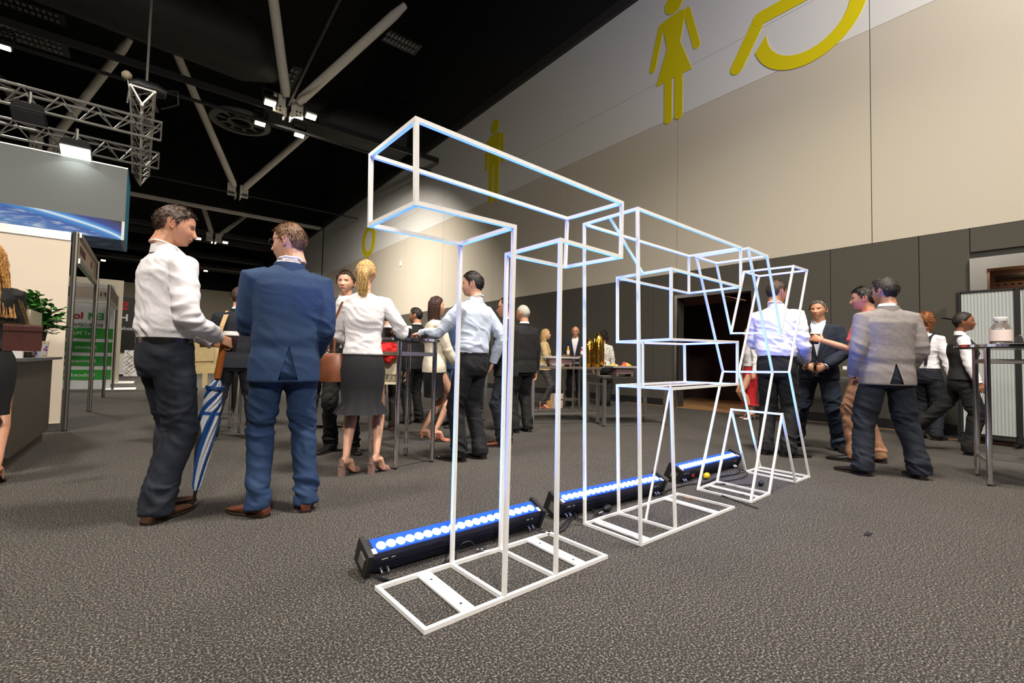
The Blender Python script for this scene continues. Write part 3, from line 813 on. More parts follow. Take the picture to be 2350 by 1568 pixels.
def sring(cx, cy, z, rx, ry, n=28, e=2.4):
    P = []
    for k in range(n):
        a = 2 * PI * k / n; c, s = math.cos(a), math.sin(a)
        P.append((cx + rx * abs(c) ** (2 / e) * (1 if c > 0 else -1), cy + ry * abs(s) ** (2 / e) * (1 if s > 0 else -1), z))
    return P


def skin_mat(name, col):
    m = mat(name, col, 0.48, noise=0.05, nscale=60)
    nt = m.node_tree; b = nt.nodes['Principled BSDF']
    b.inputs['Subsurface Weight'].default_value = 0.08; b.inputs['Subsurface Radius'].default_value = (0.6, 0.25, 0.15); b.inputs['Subsurface Scale'].default_value = 0.02
    at = nt.nodes.new('ShaderNodeAttribute'); at.attribute_name = 'paint'
    mx = nt.nodes.new('ShaderNodeVectorMath'); mx.operation = 'MULTIPLY'
    src = b.inputs['Base Color'].links[0].from_socket
    nt.links.new(src, mx.inputs[0]); nt.links.new(at.outputs['Vector'], mx.inputs[1]); nt.links.new(mx.outputs[0], b.inputs['Base Color'])
    return m


SK = {'light': skin_mat('skin_light', srgb(214, 164, 138)), 'warm': skin_mat('skin_warm', srgb(200, 146, 116)),
      'olive': skin_mat('skin_olive', srgb(188, 136, 106)), 'tan': skin_mat('skin_tan', srgb(140, 92, 66))}
M['eye_white'] = mat('eye_white', (0.5, 0.46, 0.44), 0.3)
M['iris'] = mat('iris_dark', (0.03, 0.02, 0.015), 0.15)


def cloth(name, rgb, rough=0.85, n=0.06, bump=0.12, bscale=700, sheen=0.0): return mat(name, srgb(*rgb), rough, noise=n, nscale=35, bump=bump, bscale=bscale, sheen=sheen)


C = {
    'white_shirt': cloth('white_cotton', (226, 224, 228), bump=0.06), 'blue_shirt': cloth('light_blue_cotton', (196, 208, 228), bump=0.06),
    'cream': cloth('cream_linen', (222, 214, 196)), 'blue_suit': cloth('blue_wool', (24, 50, 84)),
    'navy_suit': cloth('navy_wool', (22, 32, 50)), 'dark_navy': cloth('dark_navy_wool', (17, 21, 33)), 'navy_trouser': cloth('navy_trouser_cloth', (18, 25, 38)),
    'black': cloth('black_wool', (11, 11, 13)), 'black2': cloth('black_cotton', (15, 16, 20)), 'grey_jacket': cloth('grey_jacket_cloth', (126, 120, 118), n=0.1),
    'coral': cloth('coral_cotton', (222, 84, 74)), 'tan': cloth('tan_cotton', (150, 110, 82)), 'beige': cloth('beige_trench_cloth', (196, 170, 122)),
    'dots': cloth('white_blouse', (222, 218, 206)), 'red': cloth('red_dress_cloth', (176, 20, 34)), 'denim': cloth('dark_denim', (16, 19, 30)),
    'jeans': cloth('blue_denim', (60, 82, 110)), 'steelblue': cloth('steel_blue_wool', (56, 76, 108)), 'vest': cloth('charcoal_vest_cloth', (24, 23, 26)), 'turq': cloth('turquoise_satin', (24, 120, 170), rough=0.4),
    'skirt': cloth('pinstripe_cloth', (24, 24, 30)), 'grey': cloth('dark_grey_cloth', (60, 58, 56)), 'tie': cloth('tie_cloth', (40, 40, 60)),
}


def pinstripes(m):
    nt = m.node_tree; b = nt.nodes['Principled BSDF']
    tc = nt.nodes.new('ShaderNodeTexCoord'); sx = nt.nodes.new('ShaderNodeSeparateXYZ'); nt.links.new(tc.outputs['Object'], sx.inputs[0])
    at = nt.nodes.new('ShaderNodeMath'); at.operation = 'ARCTAN2'; nt.links.new(sx.outputs[0], at.inputs[0]); nt.links.new(sx.outputs[1], at.inputs[1])
    mu = nt.nodes.new('ShaderNodeMath'); mu.operation = 'MULTIPLY'; mu.inputs[1].default_value = 70; nt.links.new(at.outputs[0], mu.inputs[0])
    si = nt.nodes.new('ShaderNodeMath'); si.operation = 'SINE'; nt.links.new(mu.outputs[0], si.inputs[0])
    r = nt.nodes.new('ShaderNodeValToRGB'); r.color_ramp.elements[0].position = 0.80; r.color_ramp.elements[0].color = (0.004, 0.004, 0.006, 1)
    r.color_ramp.elements[1].position = 0.98; r.color_ramp.elements[1].color = (0.025, 0.025, 0.03, 1)
    nt.links.new(si.outputs[0], r.inputs[0]); nt.links.new(r.outputs[0], b.inputs['Base Color'])


pinstripes(C['skirt'])


def dotted(m):
    nt = m.node_tree; b = nt.nodes['Principled BSDF']
    tc = nt.nodes.new('ShaderNodeTexCoord'); v = nt.nodes.new('ShaderNodeTexVoronoi'); v.inputs['Scale'].default_value = 26
    nt.links.new(tc.outputs['Object'], v.inputs[0])
    r = nt.nodes.new('ShaderNodeValToRGB'); r.color_ramp.interpolation = 'CONSTANT'
    r.color_ramp.elements[0].color = (0.02, 0.02, 0.03, 1); r.color_ramp.elements[1].position = 0.24; r.color_ramp.elements[1].color = (*srgb(222, 218, 206), 1)
    nt.links.new(v.outputs[0], r.inputs[0]); nt.links.new(r.outputs[0], b.inputs['Base Color'])


dotted(C['dots'])
SH = {'brown': mat('brown_leather', srgb(84, 54, 36), 0.36, noise=0.2, nscale=14, coat=0.15), 'tan': mat('red_brown_leather', srgb(96, 50, 34), 0.38, noise=0.2, nscale=14, coat=0.1),
      'black': mat('black_leather', (0.012, 0.011, 0.011), 0.25, coat=0.4), 'sole': mat('shoe_sole', (0.03, 0.018, 0.012), 0.6),
      'rose': mat('rose_metallic', srgb(206, 170, 160), 0.25, 0.7), 'nude': mat('nude_patterned', srgb(206, 132, 112), 0.4, noise=0.4, nscale=90)}
HR = {}


def hair_mat(name, a, b_):
    m = mat(name, a, 0.62, bump=0.0); nt = m.node_tree; b = nt.nodes['Principled BSDF']
    tc = nt.nodes.new('ShaderNodeTexCoord'); n = nt.nodes.new('ShaderNodeTexNoise'); mp = nt.nodes.new('ShaderNodeMapping'); mp.inputs['Scale'].default_value = (3, 3, 1)
    n.inputs['Scale'].default_value = 46; n.inputs['Detail'].default_value = 3
    nt.links.new(tc.outputs['Object'], mp.inputs[0]); nt.links.new(mp.outputs[0], n.inputs[0])
    r = nt.nodes.new('ShaderNodeValToRGB'); r.color_ramp.elements[0].position = 0.38; r.color_ramp.elements[0].color = (*a, 1); r.color_ramp.elements[1].position = 0.66; r.color_ramp.elements[1].color = (*b_, 1)
    nt.links.new(n.outputs[0], r.inputs[0]); nt.links.new(r.outputs[0], b.inputs['Base Color'])
    bp = nt.nodes.new('ShaderNodeBump'); bp.inputs['Strength'].default_value = 0.6; bp.inputs['Distance'].default_value = 0.004
    nt.links.new(n.outputs[0], bp.inputs['Height']); nt.links.new(bp.outputs[0], b.inputs['Normal'])
    HR[name] = m


hair_mat('brown_hair', srgb(40, 26, 18), srgb(84, 60, 42)); hair_mat('light_brown_hair', srgb(74, 48, 28), srgb(126, 88, 54)); hair_mat('dark_hair', srgb(14, 10, 9), srgb(38, 28, 24))
hair_mat('blonde_hair', srgb(150, 112, 58), srgb(222, 190, 128)); hair_mat('golden_hair', srgb(120, 76, 32), srgb(206, 154, 82)); hair_mat('long_brown_hair', srgb(36, 18, 12), srgb(70, 38, 26))
hair_mat('grey_hair', srgb(70, 66, 60), srgb(130, 126, 118)); hair_mat('white_hair', srgb(150, 144, 132), srgb(206, 200, 188)); hair_mat('red_curls', srgb(100, 56, 28), srgb(176, 112, 58))
hair_mat('dark_curls', srgb(16, 10, 8), srgb(44, 28, 22))


def build_hair(kind, matl, root, Hm, sc, fem, seed, tufts):
    P, A, E_ = head_surface(64, 48, fem)
    az = np.abs((A + PI) % (2 * PI) - PI); x, y, z = P[..., 0], P[..., 1], P[..., 2]
    deg = np.degrees(az)
    # hairline height against azimuth from the face
    if kind == 'bald': ln = np.interp(deg, [0, 40, 70, 85, 100, 110, 140, 180], [.2, .2, .10, .0, .03, .02, -.055, -.065]); top = 0.055
    elif kind == 'receding': ln = np.interp(deg, [0, 25, 50, 75, 85, 100, 112, 150, 180], [.098, .102, .085, .03, -.015, .025, -.02, -.07, -.075]); top = 9
    elif kind in ('smooth', 'long', 'curly'): ln = np.interp(deg, [0, 40, 65, 82, 98, 112, 150, 180], [.078, .07, .045, .0, .0, -.02, -.075, -.08]); top = 9
    else: ln = np.interp(deg, [0, 35, 60, 76, 84, 95, 108, 116, 150, 180], [.074, .072, .052, .02, -.022, .015, .02, -.03, -.075, -.082]); top = 9
    m = ss(z, ln - 0.004, ln + 0.010)
    if kind == 'bald': m = m * (1 - ss(z, 0.045, 0.065))
    thick = {'bald': .004, 'receding': .007, 'short': .011, 'quiff': .015, 'buzz': .005, 'smooth': .010, 'long': .016, 'curly': .03, 'grey': .010}[kind]
    th = thick * (0.45 + 0.55 * ss(z, 0.0, 0.08))
    if kind == 'quiff': th = th + 0.022 * ss(y, 0.0, 0.07) * ss(z, 0.06, 0.1)
    N = P / (np.linalg.norm(P, axis=-1, keepdims=True))
    Q = P.reshape(-1, 3)
    stretch = np.stack([Q[:, 0] * 55, Q[:, 1] * 22, Q[:, 2] * 30], 1)
    nz = vnoise(stretch, seed) * 0.6 + vnoise(Q * (90 if kind != 'curly' else 45), seed + 3) * 0.4
    off = m * (th + thick * (0.35 if kind != 'curly' else 0.8) * nz.reshape(m.shape)) - 0.007 * (1 - m)
    Q = (P + N * off[..., None])
    mb = MB(); mb.rings([[tuple(p * sc) for p in row] for row in Q])
    V = np.array(mb.v); Hmat = Hm
    rnd = random.Random(seed)
    # locks of hair lying over the scalp: short tapered blades
    if kind in ('smooth', 'long'): tufts = int(tufts * 0.35)
    if tufts:
        idx = np.argwhere((m > 0.6) & (np.abs(E_) < 1.45))
        for _ in range(tufts):
            i, j = idx[rnd.randrange(len(idx))]
            p = Vector(P[i, j] + N[i, j] * off[i, j] * 0.8); n = Vector(N[i, j])
            if kind in ('curly',): d = Vector((rnd.uniform(-1, 1), rnd.uniform(-1, 1), rnd.uniform(-1, 1)))
            elif kind == 'quiff' and p.z > 0.05: d = Vector((0.1, 0.9, 0.4))
            elif kind in ('smooth', 'long'): d = Vector((0, -1, -0.3 if p.z > 0.03 else -0.2))
            elif p.z > 0.075: d = Vector((p.x * 3 + 0.3 * rnd.uniform(-1, 1), 0.7, 0.25))
            else: d = Vector((0, -0.35, -1))
            d = d - n * d.dot(n); d = d.normalized() + Vector((rnd.uniform(-.25, .25), rnd.uniform(-.25, .25), rnd.uniform(-.25, .25)))
            L = (0.020 + 0.018 * rnd.random()) * (1.25 if kind == 'curly' else 0.8) * (0.5 if kind in ('buzz', 'bald') else 1)
            s = d.cross(n).normalized() * (0.0022 + 0.002 * rnd.random())
            lift = 0.30 if kind == 'curly' else (0.03 if kind in ('smooth', 'long') else 0.10)
            a, b_, c = p - n * 0.002, p + d * L * 0.55 + n * L * lift, p + d * L + n * L * lift * 0.6
            mb.add([Vector(q) * sc for q in (a - s, a + s, b_ + s * 0.8 + n * 0.001, b_ - s * 0.8 + n * .001, c, b_ - n * 0.0025)], [(0, 1, 2, 3), (3, 2, 4), (2, 5, 4), (5, 3, 4), (1, 5, 2), (0, 3, 5), (0, 5, 1)])
    mb.v = [tuple(Hmat @ Vector(q)) for q in mb.v]
    return mb


def strands(mb, curves, count, spread, r, seed, jit=0.008):
    "a bundle of thin tapered tubes following blended guide curves"
    rnd = random.Random(seed)
    for _ in range(count):
        a, b = rnd.sample(curves, 2) if len(curves) > 1 else (curves[0], curves[0]); t = rnd.random()
        off = Vector((rnd.gauss(0, spread), rnd.gauss(0, spread), rnd.gauss(0, spread * 0.6))); ph = rnd.random() * 6; pts = []
        n = len(a)
        for i in range(n):
            p = Vector(a[i]).lerp(Vector(b[i]), t); k = i / (n - 1)
            pts.append(p + off * (0.3 + 0.7 * k) + Vector((math.sin(ph + k * 7), math.cos(ph * 2 + k * 6), 0)) * jit * k)
        rr = r * (0.7 + 0.6 * rnd.random()); mb.tube(pts, [rr * (1 - 0.75 * (i / (n - 1)) ** 3) for i in range(n)], 5)


def shoe(root, matl, p, yaw, L=0.29, kind='oxford', s=1.0, lod=0, pitch=0.0):
    R = Matrix.Rotation(yaw, 4, 'Z') @ Matrix.Rotation(pitch, 4, 'X'); Mx = Matrix.Translation(Vector(p)) @ R
    k = L / 0.29
    if kind == 'oxford':
        prof = [(-0.075, .020, .050), (-0.070, .030, .068), (-0.05, .034, .082), (-0.02, .036, .088), (0.01, .037, .084), (0.04, .040, .074), (0.08, .045, .060), (0.12, .047, .049), (0.155, .044, .041), (0.185, .036, .035), (0.205, .024, .028), (0.214, .010, .020)]
        rings = [[(w * math.cos(a) * (0.8 if math.sin(a) > 0.5 else 1), y * k, 0.014 + (h - 0.014) * (0.5 + 0.5 * math.sin(a)) if math.sin(a) > -0.6 else 0.012) for a in np.linspace(0, 2 * PI, 16, endpoint=False)] for y, w, h in prof]
        mb = MB().rings(rings); mb.v = [tuple(Mx @ Vector(q)) for q in mb.v]
        sh = mb.build('shoe', matl, root, smooth=55)
        out = [(y * k, w + 0.003) for y, w, h in prof]
        pts = [(w, y) for y, w in out] + [(-w, y) for y, w in reversed(out)]
        mb = MB().prism(pts, (0, 0, 0.006), (1, 0, 0), (0, 1, 0), (0, 0, 1), 0.008)
        mb.prism([(w, y) for y, w in out if y < 0.0] + [(-w, y) for y, w in reversed(out) if y < 0.0], (0, 0, 0.0), (1, 0, 0), (0, 1, 0), (0, 0, 1), 0.016)
        mb.v = [tuple(Mx @ Vector(q)) for q in mb.v]; mb.build('sole', SH['sole'], sh)
        if lod < 2:
            lc = MB()
            for i in range(4): lc.bar((-0.016, 0.03 + i * 0.016, .082 - i * .0055), (0.016, 0.036 + i * 0.016, .082 - i * .0055), 0.0035)
            lc.v = [tuple(Mx @ Vector(q)) for q in lc.v]; lc.build('laces', SH['sole'], sh)
    elif kind in ('heel', 'pump', 'bootie'):
        hh = 0.085 if kind != 'bootie' else 0.06
        # curved sole from ball to raised heel
        sole = [(-0.075, .024, hh), (-0.04, .026, hh - 0.004), (0.0, .027, hh * 0.66), (0.05, .034, hh * 0.22), (0.09, .038, 0.006), (0.13, .034, 0.004), (0.155, .018 if kind == 'pump' else .028, 0.006)]
        rings = [[(w * math.cos(a), y, z + 0.006 * math.sin(a)) for a in np.linspace(0, 2 * PI, 10, endpoint=False)] for y, w, z in sole]
        mb = MB().rings(rings)
        hb = 0.006 if kind == 'pump' else 0.020
        mb.rings([[(hb * c_, -0.055 + hb * s_, 0) for c_, s_ in ((1, 1), (-1, 1), (-1, -1), (1, -1))], [(0.022 * c_, -0.052 + 0.02 * s_, hh) for c_, s_ in ((1, 1), (-1, 1), (-1, -1), (1, -1))]])
        # heel counter
        cc = []
        for a in np.linspace(-0.15 * PI, -0.85 * PI, 9): cc.append(a)
        mb.rings([[(0.028 * math.cos(a) * f, -0.045 + 0.034 * math.sin(a) * f, z) for f, z in ((1.06, hh), (1.0, hh + 0.052), (0.90, hh + 0.052), (0.95, hh))] for a in cc])
        if kind == 'heel':
            mb.tube([(0.034 * math.cos(a), -0.012 + 0.040 * math.sin(a), hh + 0.055 + 0.004 * math.sin(a)) for a in np.linspace(0, 2 * PI, 15)], 0.006, 6)
            mb.rings([[(0.040 * math.cos(a) * f, 0.112 + yy, 0.012 + 0.034 * math.sin(a) * f) for yy, f in ((-0.014, 1), (0.014, 1), (0.014, 0.9), (-0.014, 0.9))] for a in np.linspace(0, PI, 9)])
        elif kind == 'pump':
            mb.rings([[(w * math.cos(a), y, z + h_ * max(0, math.sin(a))) for a in np.linspace(0, 2 * PI, 12, endpoint=False)] for y, w, z, h_ in ((0.075, .038, .01, .04), (0.10, .037, .004, .036), (0.13, .030, .004, .030), (0.16, .016, .005, .018), (0.18, .004, .008, .006))])
        else:
            mb.rings([[(w * math.cos(a), y, z + h_ * (0.5 + 0.5 * math.sin(a))) for a in np.linspace(0, 2 * PI, 12, endpoint=False)] for y, w, z, h_ in ((-0.075, .028, hh, .10), (-.03, .034, hh * .9, .12), (0.02, .036, hh * .5, .12), (0.07, .040, .01, .08), (0.12, .036, .004, .05), (0.155, .016, .005, .03))])
        mb.v = [tuple(Mx @ (Vector(q) * s)) for q in mb.v]
        mb.build('shoe', matl, root, smooth=50)


def orient(y, z):
    "matrix whose y axis is y and z axis is near z"
    y = Vector(y).normalized(); z = Vector(z); z = (z - y * z.dot(y)).normalized(); x = y.cross(z)
    return Matrix(((x.x, y.x, z.x, 0), (x.y, y.y, z.y, 0), (x.z, y.z, z.z, 0), (0, 0, 0, 1)))


def person(label, foot_px=None, pos=None, h=1.8, psi=180, head=(0, 0), tilt=0, fem=False, skin='light', hair=('short', 'brown_hair'),
           top=('shirt', 'white_shirt'), bottom=('trousers', 'black'), shoes=('oxford', 'black'), R=None, L=None, feet=None, lod=1, stout=1.0,
           under=None, glasses=False, lanyard=None, stubble=0.0, lean=0.0, seed=1, group=None, extra=None, width=1.0, hairsc=1.0):
    p = Vector(pos) if pos is not None else G(*foot_px)
    v = Vector((p.x, p.y, 0)).normalized(); rt_ = Vector((v.y, -v.x, 0)); a = math.radians(psi)
    f = -v * math.cos(a) + rt_ * math.sin(a)
    root = thing('person', label, 'person', (p.x, p.y, 0), math.atan2(-f.x, f.y), group)
    k = h / 1.8
    wv = {0: 0.0032, 1: 0.0042, 2: 0.006}[lod]
    cv = {0: 0.009, 1: 0.011, 2: 0.014}[lod]
    sw = (0.165 if fem else 0.188) * width
    lean_v = lambda q: Vector((q[0], q[1] + lean * max(0, q[2] - 0.95), q[2]))
    SR, SL = lean_v((sw, -0.005, 1.425)), lean_v((-sw, -0.005, 1.425))
    R = R or dict(w=(0.27, 0.03, 0.86), pole=(0.4, -0.3, 1.1), hand='relaxed', back=(1, 0.1, 0))
    L = L or dict(w=(-0.27, 0.03, 0.86), pole=(-0.4, -0.3, 1.1), hand='relaxed', back=(-1, 0.1, 0))
    l1, l2 = (0.285, 0.255) if fem else (0.30, 0.27)
    ER, WR = ik(SR, R['w'], R['pole'], l1, l2); EL, WL = ik(SL, L['w'], L['pole'], l1, l2)
    feet = feet or ((0.11, 0.0, 8), (-0.11, 0.02, -8))
    heel = 0.075 if shoes[0] in ('heel', 'pump') else (0.05 if shoes[0] == 'bootie' else 0.0)
    hipw = 0.088
    legs = []
    for i, (fx, fy, *rest) in enumerate(feet):
        sgn = 1 if i == 0 else -1
        fz = rest[1] if len(rest) > 1 else 0.0
        A_ = Vector((fx, fy - 0.02, 0.085 + heel + fz)); H_ = Vector((sgn * hipw, 0.0, 0.92))
        K_, A2 = ik(H_, A_, Vector((fx * 1.2 + sgn * 0.03, 1.2, 0.5)), 0.432, 0.425)
        legs.append((H_, K_, A_))
    # ---------------- skin body
    bare_legs = bottom[0] in ('skirt', 'dress') or top[0] == 'dress'
    core = MB()
    tz = [(0.84, .13, .09), (0.98, .13, .09), (1.08, .115, .08), (1.25, .14, .10), (1.38, .15, .09), (1.44, .12, .07), (1.49, .06, .055), (1.53, .052, .05)]
    core.rings([[lean_v(q) for q in sring(0, -0.01 - 0.012 * (z > 1.45), z, rx * (0.88 if fem else 1), ry)] for z, rx, ry in tz])
    bare_arm = top[0] in ('polo', 'dress')
    ar = ([.055, .045, .040, .038, .036, .026] if not fem else [.042, .036, .032, .031, .028, .021])
    for S_, E2, W2 in ((SR, ER, WR), (SL, EL, WL)):
        d = (W2 - E2)
        core.tube([S_, S_.lerp(E2, .35), S_.lerp(E2, .8), E2 + d * 0.02, E2 + d * 0.35, W2], ar if bare_arm else [r_ * 0.85 for r_ in ar], 12)
    for i, (H_, K_, A_) in enumerate(legs):
        rr = [.075, .07, .058, .050, .053, .040, .030] if not fem else [.080, .074, .056, .049, .054, .038, .028]
        if not bare_legs: rr = [r_ * 0.75 for r_ in rr]
        bk = Vector((0, -0.012, 0))
        core.tube([H_, H_.lerp(K_, .4), H_.lerp(K_, .85), K_, K_.lerp(A_, .30) + bk, K_.lerp(A_, .7), A_], rr, 14)
        if heel or bare_legs:
            yaw = math.radians(-feet[i][2]); Rf = Matrix.Rotation(yaw, 3, 'Z'); b0 = A_ - Vector((0, 0, 0.085))
            ft = [(0, -.035, .035), (0, 0.0, .045), (0, .05, .03 if heel else .03), (0, .09, -heel + .022), (0, .125, -heel + .016)]
            core.tube([b0 + Rf @ Vector(q) for q in ft], [.022, .032, .031, .026, .012], 10)
            core.tube([b0 + Rf @ Vector((0, -.035, .03)), A_], [.022, .026], 10)
    V0, F0 = vox(core, 0.007 if (bare_legs or bare_arm) and lod < 2 else 0.010, 3)
    parts = [(V0, F0, np.ones_like(V0))]
    # hands
    for side, (W2, E2, D) in ((1, (WR, ER, R)), (-1, (WL, EL, L))):
        hv, hf = hand_template(D.get('hand', 'relaxed'), 0.0032 if lod == 0 else 0.0042)
        hs = 0.86 if fem else 1.0
        hd = Vector(D['dir']) if 'dir' in D else (W2 - E2)
        m4 = orient(hd, D.get('back', (side, 0.1, 0.1)))
        mir = D.get('mir', -1 if side == 1 else 1)
        # template thumb is on +x ; for a right hand with its back along z and fingers along y the thumb points to -x
        Hq = hv * np.array([mir, 1, 1]) * hs
        Hq = Hq @ np.array(m4.to_3x3()).T + np.array(W2)
        hf2 = hf[:, ::-1] if mir < 0 else hf
        parts.append((Hq, hf2, np.ones_like(Hq)))
        D['_m'] = Matrix.Translation(W2) @ m4; D['_s'] = side
    # head
    hv, hf, masks = head_template(wv, fem)
    hz = 1.673
    hc = lean_v((0, 0.012, hz)) + Vector((0, 0.3 * math.sin(math.radians(-head[1])) * 0.1, 0))
    Rh = Matrix.Rotation(math.radians(-head[0]), 4, 'Z') @ Matrix.Rotation(math.radians(head[1]), 4, 'X') @ Matrix.Rotation(math.radians(tilt), 4, 'Y')
    hsc = (0.955 if fem else 1.0) / k ** 0.5
    Hm = Matrix.Translation(hc) @ Rh
    HV = (hv * hsc) @ np.array(Rh.to_3x3()).T + np.array(hc)
    pt = np.ones_like(HV)
    def mulp(mask, col, amt=1.0):
        nonlocal pt
        w = (mask * amt)[:, None]; pt = pt * (1 - w) + pt * np.array(col) * w
    mulp(masks['lips'], (0.82, 0.50, 0.50) if fem else (0.86, 0.62, 0.60)); mulp(masks['mouth'], (0.35, 0.2, 0.2), 0.9)
    mulp(masks['cheek'], (1.0, 0.84, 0.82), 0.6); mulp(masks['ear'], (1.0, 0.82, 0.80), 0.7)
    light = hair[1] in ('blonde_hair', 'golden_hair', 'white_hair', 'grey_hair', 'red_curls')
    mulp(masks['brow'], (0.55, 0.5, 0.45) if light else (0.22, 0.19, 0.18), 0.6 if fem else 0.85); mulp(masks['lash'], (0.25, 0.2, 0.2), 0.7)
    if stubble: mulp(masks['jaw'], (0.45, 0.44, 0.46), stubble)
    parts.append((HV, hf, pt))
    off = 0; VV = []; FF = []; PP = []
    for a_, b_, c_ in parts:
        VV.append(a_); FF.append(b_ + off); PP.append(c_); off += len(a_)
    link('body', qmesh('body', np.concatenate(VV), np.concatenate(FF), SK[skin], np.concatenate(PP)), root)
    # eyes
    for s in (-1, 1):
        c0 = Hm @ (Vector((s * 0.031, 0.0712, 0.003)) * hsc)
        mb = MB(); n = 10; rings = []; mi = []
        for i in range(9):
            t = PI * i / 8; rings.append([Rh @ (Vector((math.sin(t) * math.cos(b_), math.cos(t), math.sin(t) * math.sin(b_))) * 0.0112 * hsc) + c0 for b_ in np.linspace(0, 2 * PI, n, endpoint=False)])
        mb.cur = 1; mb.rings(rings[:3], caps=False); mb.f.append(tuple(range(n - 1, -1, -1))); mb.m.append(1)
        mb.cur = 0; mb.rings(rings[2:]); mb.build('eye', [M['eye_white'], M['iris']], root, smooth=80)
    # hair
    if hair:
        mb = build_hair(hair[0], None, root, Hm, hsc * hairsc, fem, seed, {0: 900, 1: 420, 2: 120}[lod])
        W_ = lambda q: Hm @ (Vector(q) * hsc)
        style = hair[2] if len(hair) > 2 else None
        if style == 'ponytail':
            cs = []
            for s in (-1, -0.4, 0.4, 1):
                cs.append([W_((s * 0.012, -0.105, 0.045)), W_((s * 0.022, -0.138, 0.035)), W_((s * 0.036, -0.142, -0.03)), W_((s * 0.040, -0.128, -0.11)), W_((s * 0.030, -0.115, -0.18)), W_((s * 0.012, -0.105, -0.24))])
            strands(mb, cs, 110, 0.006, 0.0052, seed); mb.tube([W_((0, -0.10, 0.045)), W_((0, -0.118, 0.042))], [0.018, 0.016], 12)
        if style == 'bun':
            cs = []
            for s in (-1, -.3, .3, 1): cs.append([W_((s * .008, -.10, .03)), W_((s * .02, -.13, .045)), W_((s * .03, -.16, .05)), W_((s * .02, -.185, .065)), W_((s * .012, -.20, .05))])
            strands(mb, cs, 60, 0.008, 0.0055, seed, 0.012)
        if style in ('long', 'wavy', 'bob'):
            ln = {'long': 0.36, 'wavy': 0.34, 'bob': 0.17}[style]; cs = []
            for az in (-150, -120, -100, -165, 180, 165, 150, 120, 100, 88, -88) if style != 'bob' else (-150, -120, -95, 180, 150, 120, 95, 82, -82):
                a_ = math.radians(az); x_, y_ = math.sin(a_), math.cos(a_)
                cs.append([W_((x_ * .05, y_ * .06 - .0, .115)), W_((x_ * .080, y_ * .10, .05)), W_((x_ * .088, y_ * .108, -.02)), W_((x_ * .085, y_ * .105 - .008, -.10)), W_((x_ * (.075 if style != 'wavy' else .11), y_ * .10 - .012, -.10 - ln * .5)), W_((x_ * (.06 if style != 'wavy' else .135), y_ * .085 - (.02 if style != 'wavy' else .07), -.10 - ln))])
            # neighbours only
            rnd = random.Random(seed)
            for _ in range(5 if style != 'bob' else 3):
                for i in range(len(cs) - (0 if style != 'bob' else 0)):
                    j = (i + 1) % len(cs); 
                    if style in ('long', 'wavy', 'bob') and abs((cs[i][1] - cs[j][1]).length) > 0.12: continue
                    strands(mb, [cs[i], cs[j]], 7 if lod == 0 else 4, 0.006, 0.0058 if lod == 0 else 0.0072, rnd.randrange(9999), 0.03 if style == 'wavy' else 0.006)
        if hair[0] == 'curly':
            rnd = random.Random(seed)
            for _ in range(150):
                a_ = rnd.uniform(-PI, PI); e_ = rnd.uniform(-0.9, 1.4); d = Vector((math.sin(a_) * math.cos(e_), math.cos(a_) * math.cos(e_), math.sin(e_)))
                if d.y > 0.25 and d.z < 0.5: continue
                c0 = Vector((d.x * .088, d.y * .10 - .01, d.z * .115 - (.02 if d.z < 0 else 0))); r_ = rnd.uniform(.012, .022); u_ = d.orthogonal().normalized(); w_ = d.cross(u_)
                mb.tube([W_(c0 + (u_ * math.cos(t) + w_ * math.sin(t)) * r_ + d * t * 0.003) for t in np.linspace(0, 7.5, 12)], 0.0045, 5)
        mb.build('hair', HR[hair[1]], root, smooth=70)
    if glasses:
        mb = MB(); W_ = lambda q: Hm @ (Vector(q) * hsc)
        for s in (-1, 1):
            mb.tube([W_((s * 0.032 + 0.024 * math.cos(a_), 0.100, 0.002 + 0.017 * math.sin(a_))) for a_ in np.linspace(0, 2 * PI, 17)], 0.0022, 6)
            mb.tube([W_((s * 0.056, 0.098, 0.008)), W_((s * 0.078, 0.085, 0.010)), W_((s * 0.083, -0.005, 0.012)), W_((s * 0.082, -0.03, 0.0))], 0.0022, 6)
        mb.tube([W_((-0.009, 0.101, 0.006)), W_((0.009, 0.101, 0.006))], 0.0022, 6)
        mb.build('glasses', M['blackmetal'] if glasses is True else M['trim_metal'], root, smooth=60)
    # ---------------- clothes
    def folds(V, Fq, amp, mode, sd=0):
        N = normals(V, Fq); Q = V.copy()
        q = np.stack([Q[:, 0] * 7 + Q[:, 2] * 4, Q[:, 1] * 7 - Q[:, 2] * 3, Q[:, 2] * 15 + Q[:, 0] * 6], 1)
        q = q + 0.9 * np.stack([vnoise(Q * 6 + 3, seed + 11), vnoise(Q * 6 + 9, seed + 12), vnoise(Q * 6 + 5, seed + 13)], 1)
        a_ = 1 - 2 * np.abs(vnoise(q, seed + sd)); b_ = 1 - 2 * np.abs(vnoise(q * 2.1 + 7, seed + sd + 1))
        w = np.full(len(V), 0.6)
        if mode == 'shirt':
            for E2 in (ER, EL): w += 1.0 * np.exp(-(np.linalg.norm(V - np.array(E2), axis=1) / 0.12) ** 2)
            w += 0.7 * np.exp(-((V[:, 2] - 1.05) / 0.09) ** 2)
        if mode == 'jacket':
            w *= 0.7
            for E2 in (ER, EL): w += 0.9 * np.exp(-(np.linalg.norm(V - np.array(E2), axis=1) / 0.11) ** 2)
        if mode == 'trousers':
            for _, K_, A_ in legs: w += 0.9 * np.exp(-((V[:, 2] - K_.z) / 0.12) ** 2) + 1.1 * np.exp(-((V[:, 2] - 0.14) / 0.08) ** 2)
            w += 0.5 * np.exp(-((V[:, 2] - .85) / 0.1) ** 2)
        hem_ = {'shirt': 1.0, 'jacket': .83}.get(mode, 0); w = w * (0.25 + 0.75 * ss(V[:, 2], hem_, hem_ + .07)) if hem_ else w
